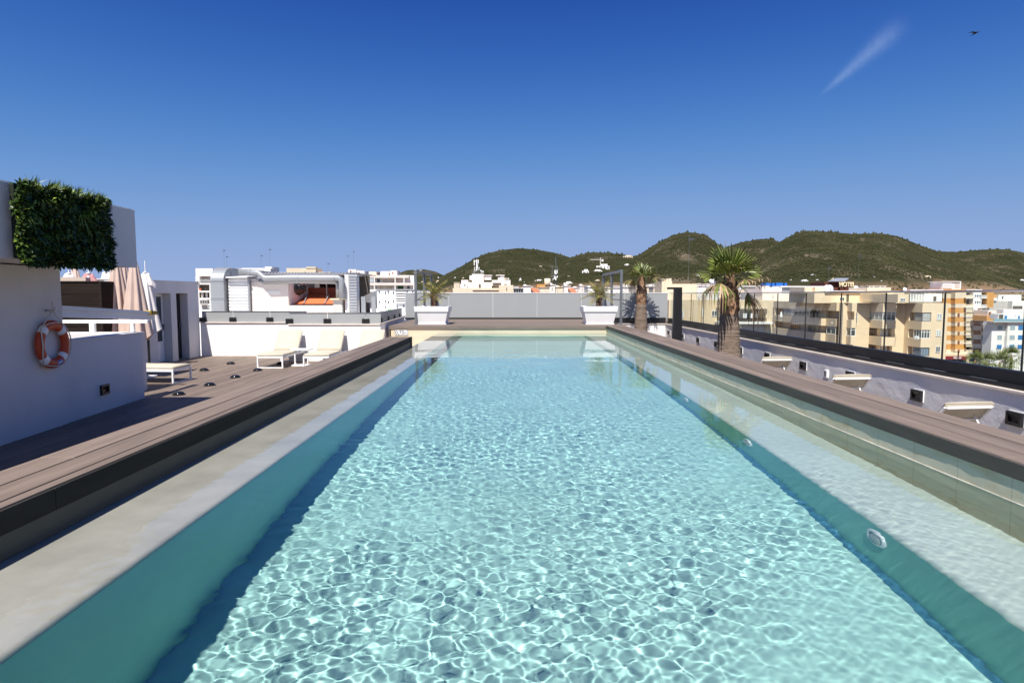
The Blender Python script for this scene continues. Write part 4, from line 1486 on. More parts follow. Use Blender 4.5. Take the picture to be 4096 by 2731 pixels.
M['beige'] = cmat('warm_beige_render', (0.74, 0.585, 0.40))
M['sand'] = cmat('pale_sand_render', (0.62, 0.50, 0.33))
M['cream'] = cmat('cream_render', (0.68, 0.57, 0.42))
M['pinkish'] = cmat('pinkish_white_render', (0.72, 0.63, 0.57))
M['wall_white'] = cmat('town_white_render', (0.76, 0.73, 0.69))
M['wall_grey'] = cmat('pale_grey_render', (0.48, 0.46, 0.43))
M['orange_band'] = cmat('orange_ochre_render', (0.58, 0.29, 0.09))
M['brown_panel'] = cmat('rust_brown_panel', (0.22, 0.075, 0.035))
M['terra'] = cmat('terracotta_tiles', (0.42, 0.16, 0.08), var=0.2, scale=1.5)
M['hotel_brown'] = cmat('chocolate_brown_panel', (0.115, 0.035, 0.02))
M['blue_box'] = cmat('bright_blue_panel', (0.01, 0.12, 0.45))
M['shutter_blue'] = cmat('blue_shutter', (0.03, 0.18, 0.42))
M['shutter_pale'] = cmat('pale_blue_pane', (0.22, 0.36, 0.42))
M['awning'] = cmat('cream_awning_cloth', (0.60, 0.52, 0.38))
M['dark_in'] = cmat('dim_interior', (0.10, 0.085, 0.07), var=0.3, scale=0.8)
M['sign_red'] = cmat('dark_red_sign', (0.22, 0.015, 0.02))
M['sheet_grey'] = cmat('galvanised_sheet', (0.42, 0.43, 0.45), var=0.15, rough=0.5, metal=0.5)
M['sheet_white'] = cmat('white_corrugated_sheet', (0.72, 0.71, 0.70), rough=0.5)
M['duct'] = cmat('zinc_duct', (0.30, 0.31, 0.32), var=0.12, rough=0.5, metal=0.3)
M['orange_roof'] = cmat('orange_red_roof', (0.62, 0.15, 0.05), var=0.15)
M['rail_dark'] = cmat('dark_brown_railing', (0.05, 0.03, 0.02))
M['gold'] = mat('cream_letters', (0.85, 0.72, 0.45), rough=0.5, var=0)
M['curtain'] = cmat('blue_grey_curtain', (0.20, 0.26, 0.33), var=0.5, scale=3, stretch=(6, 6, 0.2))


def box_at(par, name, m, c, u0, u1, v0, v1, Y, dep, ground=False):
    """a box part whose front face fills the survey rectangle at distance Y"""
    a, b = at(c, u0, v0, Y=Y), at(c, u1, v1, Y=Y)
    z0 = GZ if ground else b.z
    return MB().box(a.x, b.x, Y, Y + dep, z0, a.z).build(name, M[m] if isinstance(m, str) else m, par)


def win_seg(par, p0, p1, z0, z1, nx=2, frame='white_paint', pane='pane', fw=0.07, transom=None, off=0.02):
    """a framed window on the wall line p0 -> p1 (plan), proud of it by off"""
    p0, p1 = Vector((p0[0], p0[1], 0)), Vector((p1[0], p1[1], 0))
    d = (p1 - p0)
    L = d.length
    d /= L
    n = Vector((d.y, -d.x, 0))                  # outward, to the viewer's side
    Q = Matrix((d, n, Vector((0, 0, 1)))).transposed()

    def put(mb, s0, s1, a, b, o0, o1):
        c = p0 + d * (s0 + s1) / 2 + n * (o0 + o1) / 2 + Vector((0, 0, (a + b) / 2))
        mb.obox(c, (s1 - s0, o1 - o0, b - a), Q)
    f = MB()
    put(f, 0, L, z1 - fw, z1, off, off + 0.06)
    put(f, 0, L, z0, z0 + fw, off, off + 0.06)
    for k in range(nx + 1):
        s = min(max(L * k / nx - fw / 2, 0), L - fw)
        put(f, s, s + fw, z0 + fw, z1 - fw, off, off + 0.06)
    if transom:
        zt_ = z0 + (z1 - z0) * transom
        put(f, fw, L - fw, zt_, zt_ + fw * 0.8, off + 0.005, off + 0.055)
    w = f.build('window', M[frame], par)
    g = MB()
    put(g, fw / 2, L - fw / 2, z0 + fw / 2, z1 - fw / 2, off + 0.01, off + 0.025)
    g.build('pane', M[pane], w)
    return w


def win_at(par, c, u0, u1, v0, v1, Y, nx=2, frame='white_paint', pane='pane', fw=0.07, transom=None, off=0.02):
    a, b = at(c, u0, v0, Y=Y), at(c, u1, v1, Y=Y)
    return win_seg(par, (a.x, Y), (b.x, Y), b.z, a.z, nx, frame, pane, fw, transom, off)


def aerial(x, y, z, h, label, arms=3, group='roof aerials'):
    t = thing('tv_aerial', label, 'aerial', (x, y, z), group=group)
    w = max(0.03, y * 0.00020)
    MB().box(x - w / 2, x + w / 2, y - w / 2, y + w / 2, z, z + h).build('mast', M['steel'], t)
    m = MB()
    m.box(x - 0.1, x + 1.1, y - w / 2 + 0.002, y + w / 2 - 0.002, z + h * 0.9, z + h * 0.9 + w)
    for k in range(arms):
        m.box(x + 0.25 * k, x + 0.25 * k + w, y - 0.3, y + 0.3, z + h * 0.9 - 0.12, z + h * 0.9 + 0.16)
    m.build('yagi', M['steel'], t)


# ---- beige apartment block: zigzag front, slabs with window bands and recessed balconies between them
K_ = 1.3


def ap(c, u, X=None, Y=None):
    p = at(c, u, 600, X=X, Y=Y)
    return (p.x, p.y)


pl_ = []
X_ = 43.0
pl_.append(ap('a', 190, X=X_))
pl_.append(ap('a', 1010, X=X_))
pl_.append(ap('a', 1090, Y=pl_[-1][1]))
pl_.append(ap('a', 1265, X=pl_[-1][0]))
pl_.append(ap('a', 1310, Y=pl_[-1][1]))
pl_.append(ap('a', 1530, X=pl_[-1][0]))
pl_.append(ap('a', 1612, Y=pl_[-1][1]))
pl_.append((pl_[-1][0], pl_[-1][1] + 0.9))
pl_.append(ap('a', 1840, Y=pl_[-1][1]))
pl_.append(ap('a', 2060, X=pl_[-1][0]))
pl_.append(ap('a', 2290, Y=pl_[-1][1]))
pl_.append((pl_[-1][0], pl_[-1][1] + 0.8))
pl_.append(ap('b', 290, Y=pl_[-1][1]))
pl_.append(ap('b', 430, X=pl_[-1][0]))
pl_.append(ap('b', 560, X=pl_[-1][0]))
pl_.append(ap('b', 725, Y=pl_[-1][1]))
pl_.append((pl_[-1][0], pl_[-1][1] + 0.6))
pl_.append(ap('b', 780, Y=pl_[-1][1]))
pl_.append(ap('b', 962, Y=pl_[-1][1]))
PL = [(x * K_, y * K_) for x, y in pl_]
far = 118 * K_


def outline(P, inset=0.0):
    """front line pushed back by inset, closed round the back"""
    if inset:
        q = []
        for i in range(len(P)):
            nn = Vector((0, 0))
            for a, b in ((i - 1, i), (i, i + 1)):
                if a >= 0 and b < len(P):
                    d = Vector((P[b][0] - P[a][0], P[b][1] - P[a][1]))
                    if d.length > 1e-6:
                        d.normalize()
                        nn += Vector((-d.y, d.x))
            sx_ = max(-1, min(1, nn.x)); sy_ = max(-1, min(1, nn.y))
            q.append((P[i][0] + sx_ * inset, P[i][1] + sy_ * inset))
        P = q
    return P + [(P[-1][0], far), (P[0][0], far)]


def zl(v, u=1530, c='a'):
    return at(c, u, v, Y=PL[5][1]).z


bands = [(zl(475), zl(625)), (zl(770), zl(905)), (zl(1045), zl(1190))]
pitch = (bands[0][0] - bands[2][0]) / 2
for k in range(3, 8):
    bands.append((bands[2][0] - pitch * (k - 2), bands[2][1] - pitch * (k - 2)))
bb = thing('apartment_block', 'large warm beige apartment block with zigzag bays and balconies', 'building', (PL[8][0], PL[8][1], GZ))
MB().prism(outline(PL, 1.5), GZ, bands[0][0] - 0.05).build('core', M['beige'], bb)
for k, (zt_, zb_) in enumerate(bands):
    if zt_ < GZ + 1:
        break
    MB().prism(outline(PL, 0.004 * (k % 2)), max(zb_, GZ), zt_).build('storey_band', M['beige'], bb)


def pier(i, f0=0.0, f1=1.0, back=1.6):
    a, b = Vector((*PL[i], 0)), Vector((*PL[i + 1], 0))
    p, q = a.lerp(b, f0), a.lerp(b, f1)
    d = (b - a).normalized()
    n = Vector((-d.y, d.x, 0))
    p, q = p + n * 0.006, q + n * 0.006
    MB().prism([(p.x, p.y), (q.x, q.y), (q.x + n.x * back, q.y + n.y * back), (p.x + n.x * back, p.y + n.y * back)], GZ, bands[0][0] - 0.2).build('pier', M['beige'], bb)


for i in (7, 11, 17):
    pier(i)
pier(12, 0, 0.46)
pier(14, 0.88, 1.0)
pier(16, 0, 1)
pier(0, 0.0, 0.03)


def gapwin(i, f0, f1, k, nx, frame='white_paint', pane='pane', fill=1.0, transom=0.72):
    """window filling the gap under band k on front segment i"""
    a, b = Vector((*PL[i], 0)), Vector((*PL[i + 1], 0))
    z1, z0 = bands[k][1], bands[k + 1][0]
    z0 = z1 - (z1 - z0) * fill
    win_seg(bb, a.lerp(b, f0), a.lerp(b, f1), z0 + 0.01, z1 - 0.01, nx, frame, pane, 0.09, transom, off=-0.14)


gapwin(0, 0.22, 0.46, 0, 3, 'steel', 'pane_pale'); gapwin(0, 0.47, 0.78, 0, 4)
gapwin(2, 0.05, 0.95, 1, 2); gapwin(4, 0.05, 0.95, 1, 3); gapwin(5, 0.0, 1.0, 1, 1)
gapwin(8, 0.02, 0.98, 0, 3, 'white_paint', 'pane_pale'); gapwin(9, 0.02, 0.98, 0, 3)
gapwin(13, 0.02, 0.98, 1, 3); gapwin(14, 0.04, 0.86, 1, 3)
gapwin(13, 0.02, 0.98, 2, 3, 'steel', 'curtain', transom=None); gapwin(14, 0.04, 0.86, 2, 3, 'steel', 'curtain', transom=None)
gapwin(13, 0.02, 0.98, 0, 1, 'steel', 'pane_pale', transom=None); gapwin(14, 0.04, 0.9, 0, 1, 'steel', 'pane_pale', transom=None)
ye = PL[17][1]
for (u0, u1, v0, v1, pn) in [(790, 862, 605, 705, 'pane_pale'), (776, 852, 860, 957, 'pane_pale'), (770, 836, 1115, 1212, 'pane')]:
    win_at(bb, 'b', u0, u1, v0, v1, ye, 2, 'white_paint', pn, 0.08)
# balcony fronts and back-wall doors inside the recesses
for i, k in ((9, 1), (9, 2), (2, 0), (4, 0), (0, 1), (0, 0)):
    a, b = Vector((*PL[i], 0)), Vector((*PL[i + 1], 0))
    d = (b - a).normalized()
    n = Vector((-d.y, d.x, 0)) * 1.42
    z1, z0 = bands[k][1], bands[k + 1][0]
    for f in ((0.25, 0.45), (0.62, 0.82)):
        win_seg(bb, a.lerp(b, f[0]) + n, a.lerp(b, f[1]) + n, z0 - 0.6, z1 - 0.15, 2, 'white_paint', 'pane', 0.08, None, 0.0)


def blind(par, name, c, u0, u1, v0, v1, Y, m='pane_pale', th=0.08):
    return box_at(par, name, m, c, u0, u1, v0, v1, Y - th, th)


Yw_ac = 187.5
ac = thing('air_conditioner', 'white air conditioner unit on the beige bay', 'air conditioner', at('b', 465, 980, Y=PL[14][1] - 0.5))
p = at('b', 465, 980, Y=PL[14][1] - 0.5)
MB().box(p.x - 0.34, p.x + 0.34, p.y - 0.2, p.y + 0.1, p.z - 0.24, p.z + 0.24).build('case', M['white_paint'], ac)
MB().lathe([(0.18, 0.0), (0.18, 0.03)], 16).build('fan_grille', M['wall_grey'], ac, local=True).rotation_euler = (math.pi / 2, 0, 0)
ac.children[-1].location = (-0.08, -0.205, 0)
for (c, u, v, Y, lab) in [('a', 1185, 815, PL[3][1] - 0.2, 'white air conditioner on a shaded beige balcony'), ('a', 185, 385, 146.8, 'white air conditioner on the pinkish terrace wall'),
                          ('b', 2010, 640, Yw_ac, 'white air conditioner on the roof of the blue shuttered block')]:
    q = at(c, u, v, Y=Y)
    a2 = copy_tree(ac)
    a2.location = q
    a2['label'] = lab
    if Y > 140:
        a2.scale = (1.6, 1.6, 1.6)
for (c, u, v, Y, r, lab) in [('a', 1120, 238, 135.0, 0.95, 'satellite dish left of a pair before the brown sign box'), ('a', 1168, 236, 135.5, 0.95, 'satellite dish touching its neighbour before the brown sign box'),
                             ('a', 1618, 245, 128.0, 0.8, 'cream satellite dish on the beige roof edge'), ('a', 1970, 438, 108.0, 0.9, 'white satellite dish lying low on the beige terrace'), ('b', 300, 235, 150.0, 0.7, 'satellite dish beside the orange parapet corner')]:
    q = at(c, u, v, Y=Y)
    t = thing('satellite_dish', lab, 'dish', q)
    MB().lathe([(0.02, 0.10 * r), (0.55 * r, 0.02), (r, -0.16 * r), (0.97 * r, -0.19 * r), (0.5 * r, -0.02)], 18).build('bowl', M['white_paint'], t, smooth=True, local=True).rotation_euler = (math.radians(78), 0, 0.25)
    MB().box(-0.06, 0.06, 0.2, 0.3, -1.6, 0).build('pole', M['steel'], t, local=True)
# setback top storey and roof boxes of the beige block
roofz = bands[0][0]
rs = thing('rooftop_storey', 'beige setback roof storey with small windows and terrace', 'building', (PL[5][0] + 6, PL[5][1] + 6, roofz))
YR = PL[5][1] + 6
box_at(rs, 'wall', 'beige', 'a', 890, 2050, 290, 480, YR, 10)
box_at(rs, 'wall', 'beige', 'a', 2130, 2420, 300, 480, YR - 8, 10)
box_at(rs, 'wall', 'beige', 'b', 180, 345, 300, 432, YR - 12, 10)
box_at(rs, 'roof_box', 'cream', 'a', 720, 900, 212, 300, YR + 3, 6)
box_at(rs, 'roof_box', 'beige', 'a', 900, 1080, 212, 300, YR + 2, 6)
box_at(rs, 'roof_box', 'cream', 'a', 1795, 2195, 212, 300, YR - 1, 6)
box_at(rs, 'roof_edge', 'wall_white', 'a', 1080, 2352, 268, 289, YR - 0.4, 9)
box_at(rs, 'pergola_beam', 'white_paint', 'a', 1820, 2120, 188, 196, YR - 1, 3)
for u in (1830, 1900, 2010, 2090):
    box_at(rs, 'pergola_post', 'white_paint', 'a', u, u + 8, 196, 211, YR - 1, 0.2)
win_at(rs, 'a', 1318, 1400, 380, 442, YR, 2)
box_at(rs, 'door', 'dark_in', 'a', 1440, 1476, 330, 470, YR - 0.06, 0.05)
win_at(rs, 'a', 2190, 2290, 390, 455, YR - 8, 3)
win_at(rs, 'b', 215, 290, 360, 410, YR - 12, 3)
win_at(rs, 'b', 65, 152, 360, 410, YR - 8.2, 3)
wg_ = thing('roof_conservatory', 'glazed white conservatory on the roof of the beige block', 'conservatory', at('b', 600, 410, Y=PL[14][1] + 4))
box_at(wg_, 'glazing', 'pane_pale', 'b', 372, 592, 305, 412, PL[14][1] + 4, 4)
box_at(wg_, 'panel_wall', 'wall_white', 'b', 600, 868, 290, 412, PL[14][1] + 4, 4)
for k in range(6):
    box_at(wg_, 'glazing_bar', 'white_paint', 'b', 372 + k * 44, 378 + k * 44, 303, 412, PL[14][1] + 3.9, 0.08)
box_at(wg_, 'door', 'dark_in', 'b', 742, 780, 335, 412, PL[14][1] + 3.9, 0.08)
box_at(wg_, 'railing', 'white_paint', 'b', 372, 868, 412, 420, PL[14][1] + 3.7, 0.1)

# ---- sand-coloured block to the left, seen through the far glass
Ys = 96
sb = thing('sand_block', 'pale sand building with brown balcony railing behind the big palm', 'building', (36, Ys, GZ))
box_at(sb, 'wall', 'sand', 'c', 325, 1215, 640, 1090, Ys, 14, True)
box_at(sb, 'pilaster', 'sand', 'c', 745, 815, 640, 1090, Ys - 0.4, 0.4, True)
box_at(sb, 'pilaster', 'sand', 'c', 895, 985, 640, 1090, Ys - 0.5, 0.5, True)
win_at(sb, 'c', 1053, 1143, 822, 920, Ys, 2, 'white_paint', 'pane')
win_at(sb, 'c', 535, 572, 825, 945, Ys, 1, 'white_paint', 'pane_pale')
box_at(sb, 'shutter', 'white_paint', 'c', 900, 915, 780, 930, Ys - 0.58, 0.06)
box_at(sb, 'parapet', 'sand', 'c', 1216, 2110, 650, 762, Ys - 2, 14)
box_at(sb, 'ledge', 'cream', 'c', 1216, 2015, 762, 792, Ys - 2.5, 3.5)
box_at(sb, 'recess_wall', 'wall_grey', 'c', 1216, 1990, 792, 1015, Ys + 0.5, 12)
box_at(sb, 'end_pier', 'sand', 'c', 1990, 2085, 762, 1300, Ys - 2, 14, True)
box_at(sb, 'slab', 'wall_white', 'c', 1216, 2100, 1015, 1052, Ys - 3, 14)
box_at(sb, 'lower_wall', 'wall_grey', 'c', 1216, 1990, 1052, 1300, Ys - 1.8, 12, True)
for (u0, u1) in ((1480, 1530), (1640, 1720), (1800, 1860), (1900, 1945)):
    box_at(sb, 'door', 'white_paint' if u0 != 1640 else 'pane', 'c', u0, u1, 830, 950, Ys + 0.42, 0.06)
for k in range(34):
    u = 1480 + k * 15.4
    box_at(sb, 'baluster', 'rail_dark', 'c', u, u + 5, 960, 1014, Ys - 2.9, 0.04)
box_at(sb, 'railing', 'rail_dark', 'c', 1470, 2005, 952, 960, Ys - 2.92, 0.08)
for k, u in enumerate((1598, 1715)):
    tw = box_at(sb, 'washing', 'white_paint', 'c', u, u + 55, 868, 950, Ys - 2.4, 0.03)
tent = thing('terrace_umbrella', 'slim white folded umbrella on a beige balcony', 'umbrella', at('c', 2240, 1000, Y=Ys + 26))
p = at('c', 2240, 1000, Y=Ys + 26); q = at('c', 2240, 835, Y=Ys + 26)
MB().lathe([(0.05, p.z), (0.05, p.z + (q.z - p.z) * 0.4), (0.28, p.z + (q.z - p.z) * 0.42), (0.2, p.z + (q.z - p.z) * 0.75), (0.03, q.z)], 8, (p.x, p.y, 0)).build('cloth', M['white_paint'], tent)
ph = thing('penthouse', 'beige rooftop penthouse with square chimneys behind the shower', 'building', at('c', 500, 640, Y=Ys + 9))
box_at(ph, 'wall', 'cream', 'c', 370, 798, 366, 640, Ys + 9, 8)
box_at(ph, 'stair_tower', 'cream', 'c', 245, 372, 318, 640, Ys + 8, 7)
box_at(ph, 'chimney', 'cream', 'c', 203, 240, 286, 640, Ys + 8, 1.2)
box_at(ph, 'chimney_cap', 'cream', 'c', 198, 244, 278, 286, Ys + 7.8, 1.6)
box_at(ph, 'chimney', 'cream', 'c', 275, 310, 280, 318, Ys + 8.4, 1.2)
box_at(ph, 'chimney', 'cream', 'c', 318, 366, 270, 318, Ys + 8.4, 1.2)
box_at(ph, 'terrace_wall', 'wall_white', 'c', 810, 955, 430, 640, Ys + 14, 6)
box_at(ph, 'shed', 'wall_white', 'c', 965, 1275, 415, 640, Ys + 16, 6)
box_at(ph, 'shed_roof', 'sheet_grey', 'c', 960, 1280, 410, 450, Ys + 15.7, 6.4)
aerial(at('c', 668, 366, Y=Ys + 9).x, Ys + 9.5, at('c', 668, 366, Y=Ys + 9).z, 14 * 0.6, 'tall thin aerial with orange head on the beige penthouse', 4)
for (u, v, lab) in ((1075, 300, 'white satellite dish on a thin pole before the hill'),):
    p = at('c', u, v, Y=Ys + 18)
    t = thing('satellite_dish', lab, 'dish', p)
    MB().lathe([(0.02, 0.12), (0.5, 0.02), (0.82, -0.14), (0.80, -0.16), (0.45, -0.02)], 16).build('bowl', M['white_paint'], t, smooth=True, local=True).rotation_euler = (math.radians(70), 0, 0.4)
    MB().box(-0.05, 0.05, 0.1, 0.2, -6, 0).build('pole', M['steel'], t, local=True)

# ---- striped tower
Yt = 200
tw = thing('striped_tower', 'tall tower with orange and cream horizontal stripes', 'building', at('b', 1250, 1250, Y=Yt))
sv = [265, 365, 450, 513, 595, 657, 738, 800, 882, 942, 1023, 1083, 1165, 1235]
for k in range(len(sv) - 1):
    m = 'orange_band' if k % 2 else 'cream'
    for (u0, u1, dy) in ((895 if sv[k] < 400 else 940, 1080, 2.0), (1080, 1192, 0.0), (1192, 1247, 1.2)):
        box_at(tw, 'stripe', m, 'b', u0, u1, sv[k], sv[k + 1], Yt + dy, 3.5)
    if k % 2 == 0 and 3 < k:
        box_at(tw, 'small_window', 'brown_panel', 'b', 1118, 1146, sv[k] + 4, sv[k + 1], Yt - 0.1, 0.1)
for k, v in enumerate((265, 365, 513, 657, 800, 942, 1083)):
    v1 = (365, 513, 657, 800, 942, 1083, 1225)[k]
    for (u0, u1) in ((1247, 1362), (1484, 1575)):
        box_at(tw, 'loggia_wall', 'wall_white', 'b', u0, u1, v, v1, Yt + 2.5, 3.5)
        box_at(tw, 'loggia_slab', 'wall_white', 'b', u0 - 3, u1 + 3, v1 - 12, v1 + 2, Yt + 0.2, 3)
        box_at(tw, 'loggia_rail', 'cream' if u0 < 1300 else 'wall_grey', 'b', u0, u1, v1 - 52, v1 - 14, Yt + 0.3, 0.12)
        box_at(tw, 'loggia_door', 'pane', 'b', u0 + 12, u0 + 62, v + 25, v1 - 14, Yt + 2.38, 0.1)
    if k >= 2:
        box_at(tw, 'awning', 'awning', 'b', 1249, 1346, v + 14, v + 78 if k < 5 else v + 40, Yt + 0.1, 0.15)
    box_at(tw, 'centre_bay', 'wall_white', 'b', 1362, 1484, v, v1, Yt + 0.5, 3.5)
    if k < 3:
        win_at(tw, 'b', 1372, 1440 if k == 2 else 1484, v + 22, v + 90, Yt + 0.5, 3, 'white_paint', 'pane', 0.25, 0.6)
    if k >= 2:
        box_at(tw, 'brown_panel', 'brown_panel', 'b', 1432 if k == 2 else 1366, 1474, v + 68 - (60 if k == 2 else 0), v1 - 8 if k > 2 else v + 90, Yt + 0.38, 0.12)
    box_at(tw, 'stripe', 'orange_band', 'b', 1575, 1676, v1 - 15 if k > 1 else v, v1 + 63 if k > 1 else v1, Yt + 0.6, 3.5)
    if k > 1:
        box_at(tw, 'stripe', 'cream', 'b', 1575, 1676, v1 + 63, v1 + 128, Yt + 0.65, 3.5)
for (u0, u1, m) in ((295, 365, 'orange_band'), (365, 610, 'pinkish'), (610, 890, 'pinkish'), (890, 1080, 'orange_band'), (1080, 1252, 'orange_band'), (1252, 1375, 'pinkish'), (1375, 1500, 'wall_white'), (1500, 1600, 'pinkish'), (1600, 1890, 'orange_band')):
    box_at(tw, 'roof_parapet', m, 'b', u0, u1, 225 if u1 < 1600 else 236, 268, Yt + 1 + (0.7 if m == 'orange_band' else 0), 9)
box_at(tw, 'lift_house', 'wall_white', 'b', 878, 1165, 104, 226, Yt + 4, 6)
box_at(tw, 'lift_house_roof', 'wall_white', 'b', 872, 1170, 98, 106, Yt + 3.6, 7)
box_at(tw, 'vent_recess', 'dark_in', 'b', 888, 1028, 125, 205, Yt + 3.93, 0.05)
for k in range(10):
    box_at(tw, 'vent_bar', 'white_paint', 'b', 888 + k * 14.6, 894 + k * 14.6, 125, 205, Yt + 3.8, 0.08)
for k in range(5):
    box_at(tw, 'vent_bar', 'white_paint', 'b', 888, 1028, 125 + k * 19, 129 + k * 19, Yt + 3.75, 0.04)
box_at(tw, 'vent_recess', 'wall_grey', 'b', 1075, 1150, 125, 205, Yt + 3.93, 0.05)
box_at(tw, 'base_wall', 'cream', 'b', 930, 1285, 1228, 1500, Yt - 1, 3.5, True)
box_at(tw, 'base_band', 'beige', 'b', 930, 1285, 1235, 1270, Yt - 2.5, 3)
p = at('b', 1330, 1420, Y=Yt)
sgn_ = thing('shop_sign', 'dark red shop fascia with white lettering under the striped tower', 'sign', at('b', 1090, 1325, Y=Yt - 3))
box_at(sgn_, 'board', 'sign_red', 'b', 932, 1270, 1272, 1322, Yt - 3, 0.4)
a, b = at('b', 1042, 1285, Y=Yt - 3.05), at('b', 1183, 1313, Y=Yt - 3.05)
text_mesh('lettering', 'FRUMAP', (a.z - b.z) * 1.36, M['white_paint'], sgn_, Matrix.Translation(((a.x + b.x) / 2, Yt - 3.06, (a.z + b.z) / 2)) @ RX, 0.03, xs=0.88, bold=0.02)
shop = thing('corner_shop', 'glazed corner shop beneath the dark red fascia', 'shop', at('b', 1090, 1400, Y=Yt - 2))
for k in range(4):
    win_at(shop, 'b', 940 + k * 78, 1012 + k * 78, 1324, 1420, Yt - 1.1, 1, 'steel', 'pane', 0.12)
# lamp post in front of the sign
p = at('b', 1120, 1340, Y=Yt - 20)
lp = thing('street_lamp', 'dark street lamp standing before the red shop sign', 'street lamp', (p.x, p.y, GZ))
zt_ = at('b', 1120, 1208, Y=Yt - 20).z
MB().box(p.x - 0.12, p.x + 0.12, p.y - 0.12, p.y + 0.12, GZ, zt_).build('post', M['black'], lp)
MB().box(p.x - 1.0, p.x + 0.11, p.y - 0.1, p.y + 0.1, zt_ + 0.001, zt_ + 0.16).build('arm', M['black'], lp)
MB().box(p.x - 1.5, p.x - 0.9, p.y - 0.16, p.y + 0.16, zt_ - 0.06, zt_).build('lamp_head', M['black'], lp)

# ---- white building with blue shutters
Yw = 185
wb = thing('blue_shutter_block', 'white block with blue shuttered windows by the street palms', 'building', at('b', 1900, 1300, Y=Yw))
box_at(wb, 'wall', 'wall_white', 'b', 1660, 1830, 730, 1500, Yw, 3.5, True)
box_at(wb, 'wall', 'wall_white', 'b', 1830, 1905, 730, 1500, Yw + 3, 3.5, True)
box_at(wb, 'wall', 'wall_white', 'b', 1905, 2260, 735, 1500, Yw - 1, 3.5, True)
box_at(wb, 'glass_rail', 'shutter_pale', 'b', 1680, 2230, 688, 728, Yw - 1.6, 0.1)
box_at(wb, 'roof_slab', 'wall_grey', 'b', 1675, 2235, 728, 742, Yw - 1.7, 3.5)
box_at(wb, 'setback', 'wall_white', 'b', 1760, 2180, 610, 690, Yw + 3, 3.5)
box_at(wb, 'setback', 'wall_white', 'b', 1840, 2240, 540, 640, Yw + 6, 3.5)
box_at(wb, 'setback_door', 'dark_in', 'b', 1770, 1830, 618, 690, Yw + 2.9, 0.1)
box_at(wb, 'setback_door', 'shutter_blue', 'b', 1855, 1890, 636, 690, Yw + 2.9, 0.1)
box_at(wb, 'setback_window', 'shutter_blue', 'b', 2065, 2092, 640, 682, Yw + 2.9, 0.1)
for (u0, u1) in ((1742, 1812), (1938, 2012), (2068, 2150)):
    for k, (v0, v1) in enumerate(((792, 858), (942, 1010), (1093, 1158))):
        dy = 0 if u0 < 1850 else -1
        s = -6 * k
        pn = 'shutter_blue' if (k == 2 or u0 > 2050) else 'shutter_pale'
        win_at(wb, 'b', u0 + s, u1 + s, v0, v1, Yw + dy, 2, 'wall_grey' if pn == 'shutter_pale' else 'shutter_blue', pn, 0.16)
gb = thing('grey_gable_block', 'plain grey blank gable above the blue shuttered block', 'building', at('b', 1850, 640, Y=Yw + 25))
box_at(gb, 'wall', 'wall_grey', 'b', 1592, 1975, 405, 700, Yw + 25, 3.5, True)
box_at(gb, 'upper_wall', 'wall_white', 'b', 1755, 2110, 310, 410, Yw + 26, 3.5)
box_at(gb, 'right_wall', 'wall_white', 'b', 1975, 2260, 405, 620, Yw + 23, 3.5, True)
box_at(gb, 'terrace_recess', 'dark_in', 'b', 1985, 2130, 485, 535, Yw + 22.9, 0.1)
box_at(gb, 'ochre_wall', 'orange_band', 'b', 1600, 1735, 306, 360, Yw + 27, 3.5)
box_at(gb, 'rail', 'white_paint', 'b', 1600, 1735, 360, 400, Yw + 24.5, 0.2)
box_at(gb, 'ochre_annex', 'orange_band', 'b', 1575, 1765, 640, 722, Yw + 8, 6)
box_at(gb, 'annex_upper', 'pinkish', 'b', 1590, 1725, 555, 640, Yw + 9, 6)
box_at(gb, 'annex_door', 'brown_panel', 'b', 1605, 1636, 580, 638, Yw + 8.9, 0.1)
win_at(gb, 'b', 1658, 1715, 572, 628, Yw + 9, 3, 'white_paint', 'pane_pale', 0.15, 0.5)
win_at(gb, 'b', 1800, 1838, 322, 385, Yw + 26, 1, 'white_paint', 'pane', 0.2)

# street palms
for i, (u, v, s, lab) in enumerate([(1390, 1300, 4.4, 'street palm just right of the red shop sign'), (1600, 1310, 4.0, 'street palm between two larger street palms'),
                                     (1850, 1340, 5.6, 'biggest street palm before the blue shuttered block'), (2070, 1235, 4.4, 'tallest street palm beside the last glass joint')]):
    p = at('b', u, v, Y=150)
    fan_palm('street_palm', lab, 'palms in the street below', p.x, 150 + i * 0.7, GZ, p.z - 0.4, 0.3, 0.26, s * 0.92, 30 + i, nleaf=26, blades=12, dry=0.06, elmin=-25, parts=False, husk_from=0.85, spread=1.2)

# ---- hotel sign box and long roofs behind the rail
Yh = 250
hb = thing('hotel_sign', 'brown rooftop box with cream letters reading HOTEL', 'sign', at('o', 1750, 440, Y=Yh))
box_at(hb, 'box', 'hotel_brown', 'o', 1562, 1812, 302, 445, Yh + 1.5, 12)
box_at(hb, 'box', 'hotel_brown', 'o', 1812, 2022, 300, 445, Yh, 12)
a, b = at('o', 1812, 312, Y=Yh), at('o', 2002, 384, Y=Yh)
text_mesh('lettering', 'HOTEL', (a.z - b.z) * 1.38, M['gold'], hb, Matrix.Translation(((a.x + b.x) / 2, Yh - 0.3, (a.z + b.z) / 2)) @ RX, 0.25, xs=0.80, bold=0.06)
so_ = MB()
P4 = [at('o', 1620, 298, Y=Yh), at('o', 1880, 298, Y=Yh), at('o', 1945, 252, Y=Yh + 9), at('o', 1740, 252, Y=Yh + 9)]
so_.loft([P4, [q + Vector((0, 0, 0.25)) for q in P4]])
so_.build('solar_roof', M['sheet_grey'], hb)
rfd = thing('flat_roof_block', 'long pale flat roofed block with strip windows below the blue boxes', 'building', at('o', 800, 450, Y=240))
box_at(rfd, 'wall', 'wall_white', 'o', 120, 1560, 385, 470, 240, 20, True)
box_at(rfd, 'roof_slab', 'wall_grey', 'o', 120, 690, 360, 386, 239, 20)
